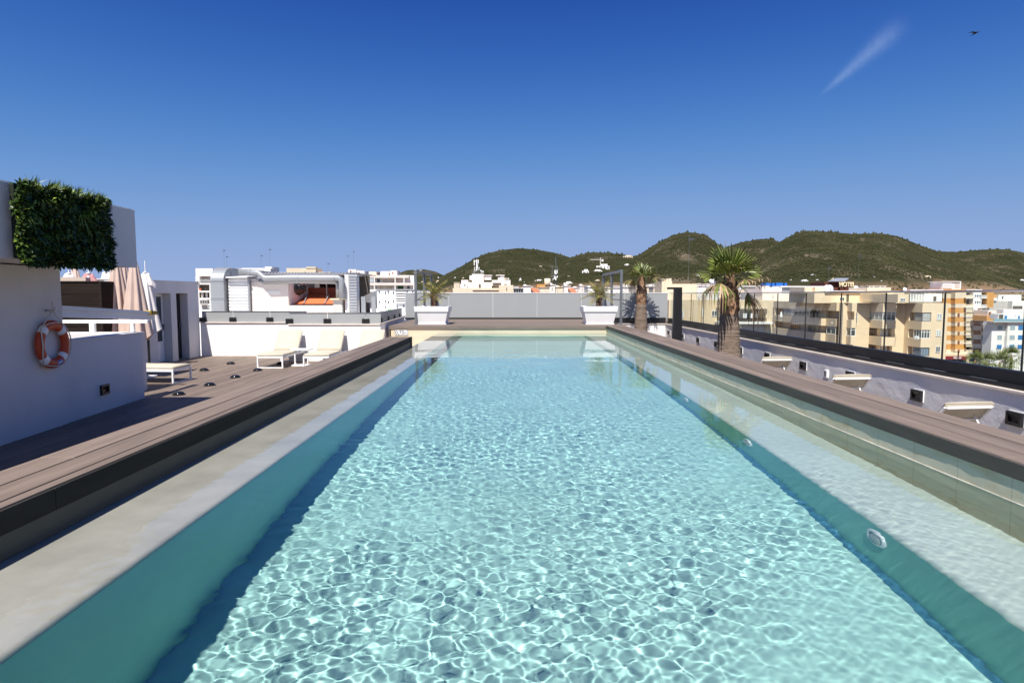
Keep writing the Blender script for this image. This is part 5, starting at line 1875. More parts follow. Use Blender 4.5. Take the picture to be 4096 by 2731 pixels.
box_at(rfd, 'roof_slab', 'wall_white', 'o', 865, 1560, 368, 388, 239, 20)
for (u0, u1, v0, v1) in ((275, 460, 390, 404), (300, 470, 428, 440), (925, 1230, 393, 408), (1060, 1240, 425, 436)):
    win_at(rfd, 'o', u0, u1, v0, v1, 240, 6, 'wall_white', 'pane', 0.25)
for u in (160, 475):
    box_at(rfd, 'screen_panel', 'white_paint', 'o', u, u + 95, 388, 450, 239.2, 0.6)
box_at(rfd, 'solar_row', 'sheet_grey', 'o', 905, 1225, 438, 452, 236, 3)
bx_ = thing('blue_boxes', 'bright blue rooftop plant boxes on the long flat roof', 'roof plant', at('o', 770, 395, Y=246))
for (u0, u1, v0, v1) in ((643, 722, 320, 372), (742, 778, 322, 372), (805, 905, 318, 396), (935, 972, 322, 365)):
    box_at(bx_, 'blue_box', 'blue_box', 'o', u0, u1, v0, v1, 246, 5)
box_at(bx_, 'grille', 'dark_in', 'o', 722, 803, 372, 396, 246.5, 3)
pk = thing('pink_block', 'pinkish flat roofed block with parapet boxes and solar row', 'building', at('o', 700, 450, Y=150))
box_at(pk, 'wall', 'pinkish', 'o', 582, 890, 375 + 22, 470, 150, 14, True)
box_at(pk, 'stair_tower', 'pinkish', 'o', 582, 696, 375, 470, 148, 4)
box_at(pk, 'lower_wall', 'pinkish', 'a', 0, 190, 300, 470, 148, 14, True)
win_at(pk, 'a', 555, 690, 372, 432, 147.5, 3, 'white_paint', 'pane_pale', 0.12)
box_at(pk, 'terrace_wall', 'pinkish', 'a', 190, 720, 330, 450, 147.6, 10)
box_at(pk, 'salmon_box', 'beige', 'o', 130, 300, 432, 470, 130, 8)

# ---- cream block in the middle with the mobile-phone mast
Ym = 210
cbk = thing('mast_block', 'cream and pinkish stepped block carrying the phone mast', 'building', at('d', 640, 745, Y=Ym))
box_at(cbk, 'wall', 'cream', 'd', 120, 845, 676, 800, Ym, 20, True)
box_at(cbk, 'wall', 'cream', 'd', 845, 1072, 630, 800, Ym - 1, 20, True)
box_at(cbk, 'string_course', 'cream', 'd', 430, 925, 698, 706, Ym - 0.4, 0.4)
box_at(cbk, 'terrace_box', 'wall_white', 'd', 240, 345, 610, 676, Ym + 2, 10)
box_at(cbk, 'upper_storey', 'pinkish', 'd', 345, 735, 582, 676, Ym + 3, 12)
box_at(cbk, 'upper_storey', 'pinkish', 'd', 255, 360, 548, 640, Ym + 6, 10)
box_at(cbk, 'upper_storey', 'pinkish', 'd', 735, 1026, 548, 640, Ym + 3, 12)
box_at(cbk, 'roof_room', 'wall_white', 'd', 385, 425, 478, 548, Ym + 8, 8)
box_at(cbk, 'mast_tower', 'pinkish', 'd', 422, 606, 453, 584, Ym + 6, 10)
box_at(cbk, 'roof_room', 'wall_white', 'd', 606, 722, 474, 548, Ym + 8, 8)
box_at(cbk, 'roof_room', 'wall_white', 'd', 830, 928, 474, 548, Ym + 7, 8)
box_at(cbk, 'room_roof', 'wall_white', 'd', 795, 934, 468, 475, Ym + 6.5, 9)
box_at(cbk, 'room_roof', 'wall_white', 'd', 600, 740, 469, 475, Ym + 7.5, 9)
for (u0, u1, v0, v1, dy) in ((530, 560, 615, 672, 2.9), (748, 880, 594, 632, 2.9), (960, 972, 668, 716, -1.1), (830, 862, 488, 508, 6.9), (930, 968, 612, 622, 2.9), (300, 320, 618, 640, 1.9)):
    box_at(cbk, 'opening', 'dark_in', 'd', u0, u1, v0, v1, Ym + dy, 0.08)
mst = thing('phone_mast', 'cluster of white phone antennas and dishes on the cream block', 'mast', at('d', 500, 453, Y=Ym + 10))
zb_ = at('d', 500, 453, Y=Ym + 10).z
for (u, v0, v1, w_) in ((458, 235, 320, 12), (472, 240, 265, 11), (497, 228, 400, 16), (520, 230, 290, 14), (512, 300, 370, 8)):
    box_at(mst, 'panel_antenna', 'white_paint', 'd', u - w_ / 2, u + w_ / 2, v0, v1, Ym + 10, 0.5)
for u in (462, 498, 522):
    box_at(mst, 'pole', 'steel', 'd', u - 2, u + 2, 300, 453, Ym + 10.6, 0.15)
for (u, v, r) in ((464, 358, 9), (534, 360, 9), (462, 388, 10), (480, 402, 7), (530, 385, 8), (560, 402, 9), (575, 404, 9), (596, 420, 13), (455, 425, 8), (570, 430, 8)):
    p = at('d', u, v, Y=Ym + 9.6)
    rr = r * CR['d'][2] / FPX * (Ym + 10)
    MB().loft([[Vector((p.x + q * rr * math.cos(a_), p.y + dy, p.z + q * rr * math.sin(a_))) for a_ in [k * math.pi / 6 for k in range(12)]] for q, dy in ((0.9, 0), (1, 0.15), (0.5, 0.5))]).build('drum_dish', M['white_paint'], mst)
for k in range(9):
    u = 425 + k * 22
    box_at(mst, 'railing', 'steel', 'd', u, u + 3, 418, 453, Ym + 8.2, 0.1)
box_at(mst, 'railing', 'steel', 'd', 425, 610, 424, 427, Ym + 8.15, 0.1)
# second, guyed mast
rm = thing('radio_mast', 'thin lattice radio mast with white panels above the roofs', 'mast', at('d', 1738, 720, Y=260))
for (u, v0, v1, w_) in ((1738, 190, 380, 6), (1738, 380, 720, 15), (1680, 320, 720, 5), (1758, 315, 400, 6)):
    box_at(rm, 'pole', 'steel', 'd', u - w_ / 2, u + w_ / 2, v0, v1, 260, 0.3)
for (u, v0, v1, w_) in ((1737, 398, 460, 22), (1720, 392, 448, 9), (1762, 390, 445, 9), (1737, 490, 550, 18), (1714, 478, 505, 12), (1762, 482, 512, 12)):
    box_at(rm, 'panel_antenna', 'white_paint', 'd', u - w_ / 2, u + w_ / 2, v0, v1, 259, 0.5)

# ---- roofs between the masts
rn = random.Random(12)


def roofs(label, rows, group):
    for (m, c, u0, u1, v0, v1, Y, extras) in rows:
        t = thing('town_house', label, 'building', at(c, (u0 + u1) / 2, v1, Y=Y), group=group)
        box_at(t, 'wall', m, c, u0, u1, v0, v1, Y, 12, True)
        box_at(t, 'parapet', m, c, u0 - 2, u1 + 2, v0 - 5, v0 + 3, Y - 0.3, 12.6)
        n = max(1, int((u1 - u0) / 60))
        for k in range(n):
            uu_ = u0 + (u1 - u0) * (k + rn.uniform(0.25, 0.6)) / n
            h = (v1 - v0) * rn.uniform(0.2, 0.38)
            vv_ = v0 + (v1 - v0) * rn.uniform(0.2, 0.5)
            win_at(t, c, uu_, uu_ + rn.uniform(12, 24), vv_, vv_ + h, Y, 1, 'wall_white', 'pane', 0.15)
        if extras:
            uu_ = rn.uniform(u0, u1 - 30)
            box_at(t, 'roof_room', 'wall_white', c, uu_, uu_ + 34, v0 - rn.uniform(18, 34), v0 + 2, Y + 3, 5)
            box_at(t, 'water_tank', 'cream', c, uu_ + 40, uu_ + 56, v0 - 14, v0 + 2, Y + 4, 1.6)


roofs('low white house crowded among the roofs past the grey glass', [
    ('wall_white', 'd', 1232, 1345, 640, 790, 190, 1), ('wall_white', 'd', 1350, 1470, 690, 790, 200, 0), ('wall_white', 'd', 1640, 1735, 625, 790, 240, 1),
    ('wall_white', 'd', 1870, 1975, 640, 790, 230, 1), ('wall_white', 'd', 2240, 2352, 660, 800, 230, 1), ('wall_white', 'i', 480, 640, 650, 740, 230, 1), ('wall_white', 'i', 300, 470, 655, 740, 210, 0)], 'white roofs of the town')
roofs('low cream house crowded among the roofs past the grey glass', [
    ('cream', 'd', 1490, 1640, 665, 790, 205, 0), ('pinkish', 'd', 1560, 1700, 620, 790, 262, 1), ('cream', 'd', 1740, 1870, 660, 790, 235, 1), ('pinkish', 'd', 1980, 2110, 670, 790, 245, 1),
    ('pinkish', 'd', 2110, 2235, 640, 790, 300, 1), ('cream', 'i', 640, 770, 640, 740, 190, 0), ('cream', 'i', 820, 905, 645, 740, 240, 1), ('pinkish', 'i', 395, 560, 640, 740, 320, 1), ('cream', 'i', 760, 850, 650, 740, 300, 1)], 'cream roofs of the town')
roofs('far pale house in the dense roofs below the hills', [
    ('pinkish', 'i', 1275 + k * 48, 1275 + k * 48 + 40, 615 + (k * 7) % 12, 680, 420 + (k * 37) % 160, 0) for k in range(6)] + [
    ('cream', 'd', 140 + k * 120, 140 + k * 120 + 90, 590 + (k * 13) % 25, 700, 420 + (k * 53) % 200, 0) for k in range(2)] + [
    ('wall_white', 'd', 1080 + k * 110, 1080 + k * 110 + 80, 655 + (k * 17) % 30, 740, 420 + (k * 61) % 220, 0) for k in range(11)], 'distant pale roofs')
for (c, u0, u1, v0, v1, Y, lab) in [('d', 1340, 1495, 672, 742, 195, 'sloping terracotta roof beside the white lavender house'), ('d', 1925, 2075, 676, 745, 225, 'sloping terracotta roof among the cream houses')]:
    t = thing('tiled_roof', lab, 'roof', at(c, u0, v1, Y=Y))
    A, B_, C_, D_ = at(c, u0, v0, Y=Y + 5), at(c, u0 + (u1 - u0) * 0.62, v0, Y=Y + 5), at(c, u1, v1, Y=Y), at(c, u0 + (u1 - u0) * 0.35, v1, Y=Y)
    mb = MB()
    mb.loft([[A, B_, C_, D_], [q - Vector((0, 0, 0.4)) for q in (A, B_, C_, D_)]])
    mb.build('tiles', M['terra'], t)
    MB().box(A.x, C_.x, Y + 5.2, Y + 9, GZ, A.z - 0.5).build('wall', M['wall_white'], t)
ob = thing('ochre_house', 'ochre orange rooftop house with a cylindrical tank', 'building', at('d', 1500, 700, Y=225))
box_at(ob, 'wall', 'orange_band', 'd', 1440, 1572, 616, 700, 225, 8, True)
box_at(ob, 'opening', 'dark_in', 'd', 1450, 1565, 672, 700, 224.9, 0.08)
p = at('d', 1605, 592, Y=228)
q = at('d', 1650, 592, Y=228)
MB().tube([(p.x - (q.x - p.x), 228, p.z), (q.x, 228, p.z)], 1.7 * 0.95, 14).build('tank', M['cream'], ob, smooth=True)
gz_ = thing('glazed_terrace', 'dark glazed roof terrace beside the cream mast block', 'terrace', at('d', 1150, 740, Y=205))
box_at(gz_, 'glazing', 'pane', 'd', 1074, 1226, 684, 800, 205, 4)
box_at(gz_, 'roof', 'wall_grey', 'd', 1070, 1230, 676, 685, 204.5, 5)
for k in range(5):
    box_at(gz_, 'mullion', 'wall_grey', 'd', 1074 + k * 37, 1079 + k * 37, 685, 800, 204.8, 0.15)

# ---- white block far left with balconies (behind the ducts)
Ye = 240
lb = thing('balcony_block', 'white block with balconies rising behind the silver duct', 'building', at('e', 400, 1300, Y=Ye))
box_at(lb, 'core', 'wall_white', 'e', 145, 2200, 160, 1400, Ye + 2, 5, True)
box_at(lb, 'top_band', 'wall_white', 'e', 145, 620, 158, 372, Ye, 2)
box_at(lb, 'left_pier', 'wall_white', 'e', 145, 262, 372, 580, Ye, 2)
for v0, v1 in ((550, 592), (757, 802), (950, 1000), (1110, 1135)):
    box_at(lb, 'storey_band', 'wall_white', 'e', 145 if v0 < 600 else 235, 620, v0, v1, Ye, 2)
for v0, v1 in ((592, 757), (802, 950), (1000, 1110), (1135, 1300)):
    box_at(lb, 'right_pier', 'wall_white', 'e', 520, 620, v0, v1, Ye + 0.02, 1.98)
box_at(lb, 'balcony_door', 'pane_pale', 'e', 290, 545, 410, 550, Ye + 1.9, 0.09)
box_at(lb, 'lintel', 'brown_panel', 'e', 262, 550, 380, 402, Ye + 1.8, 0.15)
box_at(lb, 'balcony_recess', 'dark_in', 'e', 270, 518, 605, 755, Ye + 1.9, 0.09)
box_at(lb, 'orange_chair', 'orange_roof', 'e', 245, 292, 680, 755, Ye + 1.0, 0.6)
for u in (250, 360, 470):
    box_at(lb, 'shuttered_door', 'rail_dark', 'e', u, u + 58, 805, 950, Ye + 1.9, 0.09)
win_at(lb, 'e', 262, 468, 1005, 1110, Ye - 0.02, 3, 'wall_grey', 'pane', 0.25)
win_at(lb, 'e', 480, 536, 1125, 1225, Ye - 0.02, 1, 'white_paint', 'pane', 0.2)
box_at(lb, 'roof_room', 'wall_white', 'e', 2015, 2195, 112, 240, Ye + 5, 8)
box_at(lb, 'roof_step', 'wall_white', 'e', 1390, 2015, 150, 240, Ye + 6, 8)
for k in range(12):
    u = 160 + k * 34
    if u < 560:
        box_at(lb, 'baluster', 'white_paint', 'e', u, u + 4, 482, 550, Ye - 0.3, 0.06)
box_at(lb, 'handrail', 'white_paint', 'e', 150, 560, 476, 484, Ye - 0.32, 0.1)
pkx = thing('peach_roof_room', 'peach stair room on the roof behind the corrugated sheds', 'building', at('g', 1190, 205, Y=230))
box_at(pkx, 'wall', 'cream', 'g', 1030, 1345, 140, 230, 230, 8)
box_at(pkx, 'wall', 'cream', 'g', 1345, 1510, 182, 230, 231, 8)
box_at(pkx, 'wall', 'wall_white', 'g', 905, 1030, 185, 230, 232, 8)
box_at(pkx, 'parapet', 'cream', 'g', 1240, 1345, 126, 141, 229.8, 2)
box_at(pkx, 'base', 'cream', 'g', 905, 1510, 230, 400, 233, 8, True)

# ---- white balcony block left of the steel frame
Yf2 = 265
fb2 = thing('terrace_block', 'stepped white block with balconies behind the ventilation unit', 'building', at('f', 900, 800, Y=Yf2))
box_at(fb2, 'core', 'wall_white', 'f', 370, 1750, 300, 1300, Yf2 + 2.5, 5, True)
for (u0, u1, v0, v1) in ((370, 1620, 305, 360), (370, 1755, 475, 535), (370, 1755, 630, 690), (370, 900, 800, 860)):
    box_at(fb2, 'storey_band', 'pinkish' if v0 < 500 else 'wall_white', 'f', u0, u1, v0, v1, Yf2, 2.5)
for (u, v0, v1) in ((795, 360, 475), (1283, 360, 475), (1490, 360, 475), (525, 535, 630), (795, 535, 630), (1283, 535, 630), (1722, 535, 630), (525, 690, 800)):
    box_at(fb2, 'pier', 'wall_white', 'f', u, u + 24, v0, v1, Yf2 + 0.02, 2.4)
for (u0, u1) in ((375, 410), (425, 510), (538, 655), (670, 785)):
    win_at(fb2, 'f', u0, u1, 375, 455, Yf2 + 0.3, 2, 'white_paint', 'shutter_pale', 0.22)
for (u0, u1, v0, v1, m) in ((820, 860, 390, 470, 'white_paint'), (870, 940, 390, 470, 'pane'), (1000, 1270, 395, 470, 'wall_grey'), (1310, 1480, 390, 470, 'pinkish'),
                            (930, 1010, 560, 628, 'awning'), (1080, 1220, 560, 628, 'awning'), (1355, 1490, 550, 628, mat('green_awning', (0.01, 0.09, 0.03))), (1580, 1640, 555, 620, 'pane')):
    box_at(fb2, 'balcony_back', m, 'f', u0, u1, v0, v1, Yf2 + 2.38, 0.1)
for (u0, u1, v0, v1) in ((382, 495, 568, 638), (382, 485, 730, 788), (555, 665, 712, 762)):
    win_at(fb2, 'f', u0, u1, v0, v1, Yf2 + 0.5, 3, 'white_paint', 'pane', 0.2)
for (u0, u1, v0, v1, m, dy) in ((190, 372, 160, 320, 'wall_white', 4), (375, 570, 196, 320, 'wall_white', 5), (680, 855, 218, 320, 'beige', 6), (950, 1190, 205, 320, 'pinkish', 5), (1190, 1335, 190, 335, 'pinkish', 4)):
    box_at(fb2, 'roof_room', m, 'f', u0, u1, v0, v1, Yf2 + dy, 8)
for (u0, u1, v0, v1, dy) in ((240, 270, 188, 228, 4), (428, 468, 235, 298, 5), (1143, 1175, 245, 298, 5), (1226, 1256, 235, 270, 4)):
    win_at(fb2, 'f', u0, u1, v0, v1, Yf2 + dy, 1, 'brown_panel', 'pane', 0.2)
for i, (c, u, v, Y, h, lab) in enumerate([('f', 320, 158, Yf2 + 6, 9, 'tall aerial on the little white roof room'), ('f', 188, 162, Yf2 + 5, 7, 'short aerial leaning beside the little white roof room'), ('e', 990, 120, Ye + 8, 5, 'aerial sticking up behind the silver duct bend'),
                                            ('e', 920, 130, Ye + 9, 8, 'taller thin aerial behind the silver duct bend'), ('e', 2150, 110, Ye + 8, 8, 'aerial on the white roof room beyond the ducts'), ('e', 1918, 150, Ye + 8, 6, 'aerial left of the white roof room beyond the ducts'),
                                            ('g', 1475, 182, 232, 4, 'stub aerial on the peach roof'), ('p', 105, 340, 150, 9, 'aerial rising right of the brown sign box'), ('o', 1610, 440, 150, 6.5, 'aerial standing in front of the brown sign box')]):
    p = at(c, u, v, Y=Y)
    aerial(p.x, p.y, p.z - 0.5, h, lab)

# ---- plant room with ducts on the neighbouring roof
Yd = 30.0
tag(MB().box(-22, -4.6, Yd - 4.5, Yd + 16, GZ, 0.9).build('neighbour_roof', M['wall_white']), 'white neighbouring building carrying the duct sheds', 'building')
dct = thing('air_duct', 'big zinc air duct bending over the corrugated shed', 'duct', at('g', 300, 600, Y=Yd))
x0, x1 = at('g', 220, 400, Y=Yd).x, at('g', 362, 400, Y=Yd).x
zb_, zs, zt_ = 0.9, at('g', 300, 275, Y=Yd).z, at('g', 300, 132, Y=Yd).z
xs2 = at('g', 384, 400, Y=Yd).x
# riser
nseg = 12
for k in range(2):
    za, zc = zb_ + (zs - zb_) * k / 2, zb_ + (zs - zb_) * (k + 1) / 2
    MB().box(x0, x1, Yd, Yd + 0.75, za + 0.012, zc - 0.012).build('riser', M['duct'], dct)
    MB().box(x0 - 0.03, x1 + 0.03, Yd - 0.03, Yd + 0.78, zc - 0.012, zc + 0.012).build('flange', M['duct'], dct)
for k in range(12):
    z = zb_ + 0.1 + k * (zs - zb_ - 0.1) / 12
    MB().box(x0 + 0.02, x1 - 0.02, Yd - 0.008, Yd - 0.001, z, z + 0.045).build('stiffener', M['duct'], dct)
# bend in the vertical plane, then a long run away over the shed
el = MB()
rings = []
rad = zt_ - zs
for i in range(9):
    a = math.pi / 2 * i / 8
    yo, zo = Yd + 0.75 + rad * 0.15 - (rad * 0.15 + 0.75) * math.cos(a), zs + rad * math.sin(a)
    yi, zi = Yd + 0.75 + rad * 0.15 - rad * 0.15 * math.cos(a), zs + rad * 0.15 * math.sin(a)
    rings.append([Vector((x0, yo, zo)), Vector((x1, yo, zo)), Vector((x1, yi, zi)), Vector((x0, yi, zi))])
el.loft(rings)
el.build('bend', M['duct'], dct)
for k in range(7):
    ya = Yd + 0.75 + rad * 0.15 + k * 2.0
    MB().box(x0 + k * 0.0, x1, ya + 0.02, ya + 1.98, zs + rad * 0.15 - 0.0, zt_).build('run', M['duct'], dct)
    MB().box(x0 - 0.03, x1 + 0.03, ya - 0.02, ya + 0.02, zs + rad * 0.15 - 0.03, zt_ + 0.03).build('flange', M['duct'], dct)


def corrugated(par, name, m, x0, x1, z0, z1, y, amp, n, axis='z'):
    """ribbed sheet on a plane y = const; ribs run across (axis z: stacked ribs, axis x: upright ribs)"""
    vs, fs = [], []
    seq = []
    for k in range(n):
        for f, o in ((0.0, 0), (0.12, amp), (0.62, amp), (0.74, 0)):
            seq.append(((k + f) / n, o))
    seq.append((1.0, 0))
    for t, o in seq:
        if axis == 'z':
            z = z0 + (z1 - z0) * t
            vs += [(x0, y - o, z), (x1, y - o, z)]
        else:
            x = x0 + (x1 - x0) * t
            vs += [(x, y - o, z0), (x, y - o, z1)]
    for i in range(len(seq) - 1):
        fs.append((2 * i, 2 * i + 1, 2 * i + 3, 2 * i + 2))
    return mesh_obj(name, vs, fs, M[m], par)


shd = thing('plant_shed', 'corrugated rooftop plant shed with open orange roofed bay', 'shed', at('g', 1000, 600, Y=Yd))
gx = lambda u, v=400, Y=Yd: at('g', u, v, Y=Y)
corrugated(shd, 'ribbed_panel', 'sheet_white', gx(386).x, gx(600).x, 0.9, gx(400, 248).z, Yd + 0.3, 0.04, 12)
MB().box(gx(386).x, gx(600).x, Yd + 0.31, Yd + 5, 0.9, gx(400, 250).z).build('panel_core', M['sheet_white'], shd)
MB().box(gx(600).x, gx(616).x, Yd + 0.2, Yd + 0.36, 0.9, gx(600, 248).z).build('corner_post', M['duct'], shd)
A, B_ = gx(380, 245), gx(612, 243)
C_, D_ = at('g', 790, 222, Y=Yd + 3.5), at('g', 520, 222, Y=Yd + 3.5)
mb = MB()
mb.loft([[A, B_, C_, D_], [q + Vector((0, 0, 0.05)) for q in (A, B_, C_, D_)]])
mb.build('lean_to_roof', M['sheet_white'], shd)
MB().box(gx(618).x, gx(1017).x, Yd + 0.4, Yd + 4.5, 0.9, gx(800, 286).z).build('wall', M['pinkish'], shd)
for u0, u1 in ((625, 772), (786, 936)):
    a, c_ = gx(u0, 380), gx(u1, 420)
    MB().box(a.x, c_.x, Yd + 0.385, Yd + 0.399, c_.z, a.z).build('wall_panel', M['wall_white'], shd)
MB().box(gx(1017).x, gx(1535).x, Yd + 0.45, Yd + 0.7, 0.9, gx(1200, 541).z).build('front_wall', M['pinkish'], shd)
bz = gx(1200, 215, Yd + 4).z
MB().box(gx(1017).x, gx(1640).x, Yd + 5.4, Yd + 5.6, 0.9, bz).build('back_wall', M['dark_in'], shd)
A, B_ = at('g', 1085, 545, Y=Yd + 0.72), at('g', 1600, 545, Y=Yd + 0.72)
C_, D_ = at('g', 1600, 418, Y=Yd + 3.4), at('g', 1130, 418, Y=Yd + 3.4)
mb = MB()
mb.loft([[A, B_, C_, D_], [q - Vector((0, 0, 0.06)) for q in (A, B_, C_, D_)]])
mb.build('orange_roof', M['orange_roof'], shd)
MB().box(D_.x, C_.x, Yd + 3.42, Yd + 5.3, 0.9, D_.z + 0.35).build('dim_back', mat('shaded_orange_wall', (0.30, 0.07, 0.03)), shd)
for u in (1232, 1458):
    a = at('g', u, 300, Y=Yd + 2.6)
    c_ = at('g', u, 470, Y=Yd + 2.6)
    MB().box(a.x - 0.025, a.x + 0.025, Yd + 2.58, Yd + 2.63, c_.z, a.z + 0.6).build('post', M['duct'], shd)
    MB().bar(at('g', u + 25, 420, Y=Yd + 2.7), at('g', u - 25, 540, Y=Yd + 0.9), 0.05).build('brace', M['duct'], shd)
mb = MB()
A, B_ = at('g', 610, 206, Y=Yd + 2.0), at('g', 1690, 206, Y=Yd + 2.0)
mb.box(A.x, B_.x, Yd + 1.6, Yd + 6.2, A.z - 0.03, A.z + 0.03)
mb.build('roof_sheet', M['sheet_grey'], shd)
for k in range(30):
    x_ = gx(640).x + (gx(1680).x - gx(640).x) * k / 29
    MB().box(x_ - 0.05, x_ + 0.05, Yd + 1.58, Yd + 6.21, A.z + 0.031, A.z + 0.075).build('roof_rib', M['sheet_grey'], shd)
corrugated(shd, 'ribbed_panel', 'sheet_grey', gx(1690).x, gx(1772).x, 0.9, gx(1700, 205).z, Yd + 0.2, 0.035, 15)
corrugated(shd, 'ribbed_panel', 'sheet_white', gx(1640).x, gx(1688).x, 0.9, gx(1660, 205).z, Yd + 0.25, 0.03, 3, 'x')
MB().box(gx(1640).x, gx(1772).x, Yd + 0.26, Yd + 0.7, 0.9, gx(1700, 207).z).build('panel_core', M['sheet_white'], shd)
MB().box(gx(1520).x, gx(1618).x, Yd + 0.1, Yd + 0.44, 0.9, gx(1560, 478).z).build('flue', M['wall_grey'], shd)
MB().box(gx(1496).x, gx(1652).x, Yd - 0.05, Yd + 0.6, gx(1560, 477).z, gx(1560, 464).z).build('flue_cap', M['cream'], shd)
# bundle of black hoses in the bay
for k in range(5):
    p = at('g', 1090 + k * 26, 370 + (k % 2) * 10, Y=Yd + 1.2 + 0.2 * k)
    MB().tube([p + Vector((0.12 * math.sin(t_ * 1.2), 0.1, 0.28 * math.cos(t_ * 0.75) * (1 - 0.1 * k))) for t_ in range(5)], 0.12, 8).build('hose', M['black'], shd, smooth=True)

pp = thing('silver_pipe', 'upper silver pipe stepping down above the orange bay', 'pipe', at('g', 1620, 600, Y=Yd))
pts = [at('g', 530, 180, Y=Yd + 0.2), at('g', 735, 192, Y=Yd + 0.1), at('g', 800, 250, Y=Yd), at('g', 1100, 243, Y=Yd), at('g', 1585, 245, Y=Yd), at('g', 1612, 262, Y=Yd), at('g', 1622, 300, Y=Yd), at('g', 1624, 465, Y=Yd)]
MB().tube(pts, 0.15, 14).build('pipe', M['duct'], pp, smooth=True)
for u in (640, 1160, 1545):
    q = at('g', u, 186 if u < 700 else 243, Y=Yd + (0.15 if u < 700 else 0))
    MB().tube([q - Vector((0.02, 0, 0)), q + Vector((0.02, 0, 0))], 0.168, 14).build('pipe_collar', M['duct'], pp)
pp = thing('silver_pipe', 'lower silver pipe running beneath the upper one', 'pipe', at('g', 1580, 600, Y=Yd))
pts = [at('g', 738, 250, Y=Yd + 0.8), at('g', 790, 285, Y=Yd + 0.35), at('g', 1160, 274, Y=Yd + 0.3), at('g', 1550, 280, Y=Yd + 0.3), at('g', 1580, 298, Y=Yd + 0.3), at('g', 1588, 330, Y=Yd + 0.3), at('g', 1592, 465, Y=Yd + 0.3)]
MB().tube(pts, 0.14, 14).build('pipe', M['duct'], pp, smooth=True)

# ventilation unit
Ya = 29.0
ah = thing('ventilation_unit', 'white rooftop ventilation unit with doors, handles and louvres', 'ventilation unit', at('f', 1200, 1150, Y=Ya))
fx = lambda u, v=900: at('f', u, v, Y=Ya)
MB().box(fx(870).x, fx(2160).x, Ya + 0.02, Ya + 1.6, 1.0, fx(900, 650).z).build('upper_case', M['white_paint'], ah)
MB().box(fx(862).x, fx(2170).x, Ya - 0.02, Ya + 1.65, fx(900, 650).z + 0.002, fx(900, 640).z).build('lid', M['steel'], ah)
for (u0, u1, v0, v1) in ((912, 1078, 668, 950), (1084, 1262, 668, 950), (1268, 1312, 668, 950), (912, 1078, 968, 1140), (1084, 1340, 968, 1140), (1346, 1515, 968, 1140)):
    a, c_ = fx(u0, v0), fx(u1, v1)
    MB().box(a.x, c_.x, Ya, Ya + 0.018, c_.z, a.z).build('door_panel', M['white_paint'], ah)
for k in range(5):
    a, c_ = fx(1318, 690 + k * 58), fx(1550, 722 + k * 58)
    MB().box(a.x, c_.x, Ya - 0.10, Ya + 0.018, c_.z, a.z).build('louvre', M['white_paint'], ah)
a, c_ = fx(1316, 668), fx(1552, 955)
MB().box(a.x, c_.x, Ya + 0.0185, Ya + 0.0195, c_.z, a.z).build('louvre_back', M['dark_in'], ah)
for (u, v) in ((925, 685), (1072, 705), (1135, 685), (1260, 705), (925, 920), (1075, 902), (1138, 922), (1262, 902), (1078, 1040), (1344, 1040), (1492, 1018), (1580, 680), (1710, 692)):
    a = fx(u, v)
    MB().box(a.x - 0.022, a.x + 0.022, Ya - 0.05, Ya - 0.001, a.z - 0.05, a.z + 0.03).build('handle', M['black'], ah)
gl = box_at(ah, 'green_plate', mat('green_plate', (0.12, 0.35, 0.10)), 'f', 1122, 1208, 1098, 1140, Ya - 0.01, 0.008)
p = at('f', 870, 800, Y=Ya)
dl = thing('grey_duct_box', 'long grey duct box running back beside the ventilation unit', 'duct', (p.x - 0.6, Ya + 3, 1))
Q1 = [at('f', 866, 652, Y=Ya + 0.5), at('f', 866, 948, Y=Ya + 0.5), at('f', 492, 932, Y=Ya + 2.5), at('f', 492, 816, Y=Ya + 2.5)]
mb = MB()
mb.loft([Q1, [q + Vector((0.05, 0.7, 0)) for q in Q1]])
mb.build('duct_box', M['duct'], dl)
for u in (545, 785):
    a = at('f', u, 800, Y=Ya + 0.3)
    MB().box(a.x - 0.1, a.x + 0.1, Ya + 0.3, Ya + 0.42, 0.9, a.z).build('leg', M['duct'], dl)

# ------------------------------------------------------------------ hillside villas
M['villa'] = cmat('white_villa_wall', (0.80, 0.78, 0.75))


def villa(c, u, v, w, h, Y, label, group='white villas on the hillsides', m='villa'):
    """a house where the line of sight through its foot meets the hillside"""
    ys = np.arange(1000.0, 6400.0, 10.0)
    f = at(c, u, v + h / 2, Y=1.0)
    hit = np.nonzero(hill_z(f.x * ys, ys) >= CAMZ + (f.z - CAMZ) * ys)[0]
    if len(hit):
        Y = float(ys[hit[0]])
    a, b = at(c, u - w / 2, v - h / 2, Y=Y), at(c, u + w / 2, v + h / 2, Y=Y)
    z = b.z
    t = thing('hillside_villa', label, 'house', ((a.x + b.x) / 2, Y, z), group=group)
    W = b.x - a.x
    hh = a.z - b.z
    MB().box(a.x, b.x, Y, Y + 12, min(b.z, z) - 3, b.z + hh * 0.62).build('wall', M[m], t)
    MB().box(a.x + W * 0.3, b.x - W * 0.15, Y + 2, Y + 11, b.z + hh * 0.62, a.z).build('upper_storey', M[m], t)
    n = max(2, int(W / 9))
    for k in range(n):
        x = a.x + W * (k + 0.35) / n
        MB().box(x, x + W * 0.3 / n, Y - 0.2, Y - 0.01, b.z + hh * 0.12, b.z + hh * 0.45).build('window', M['pane'], t)


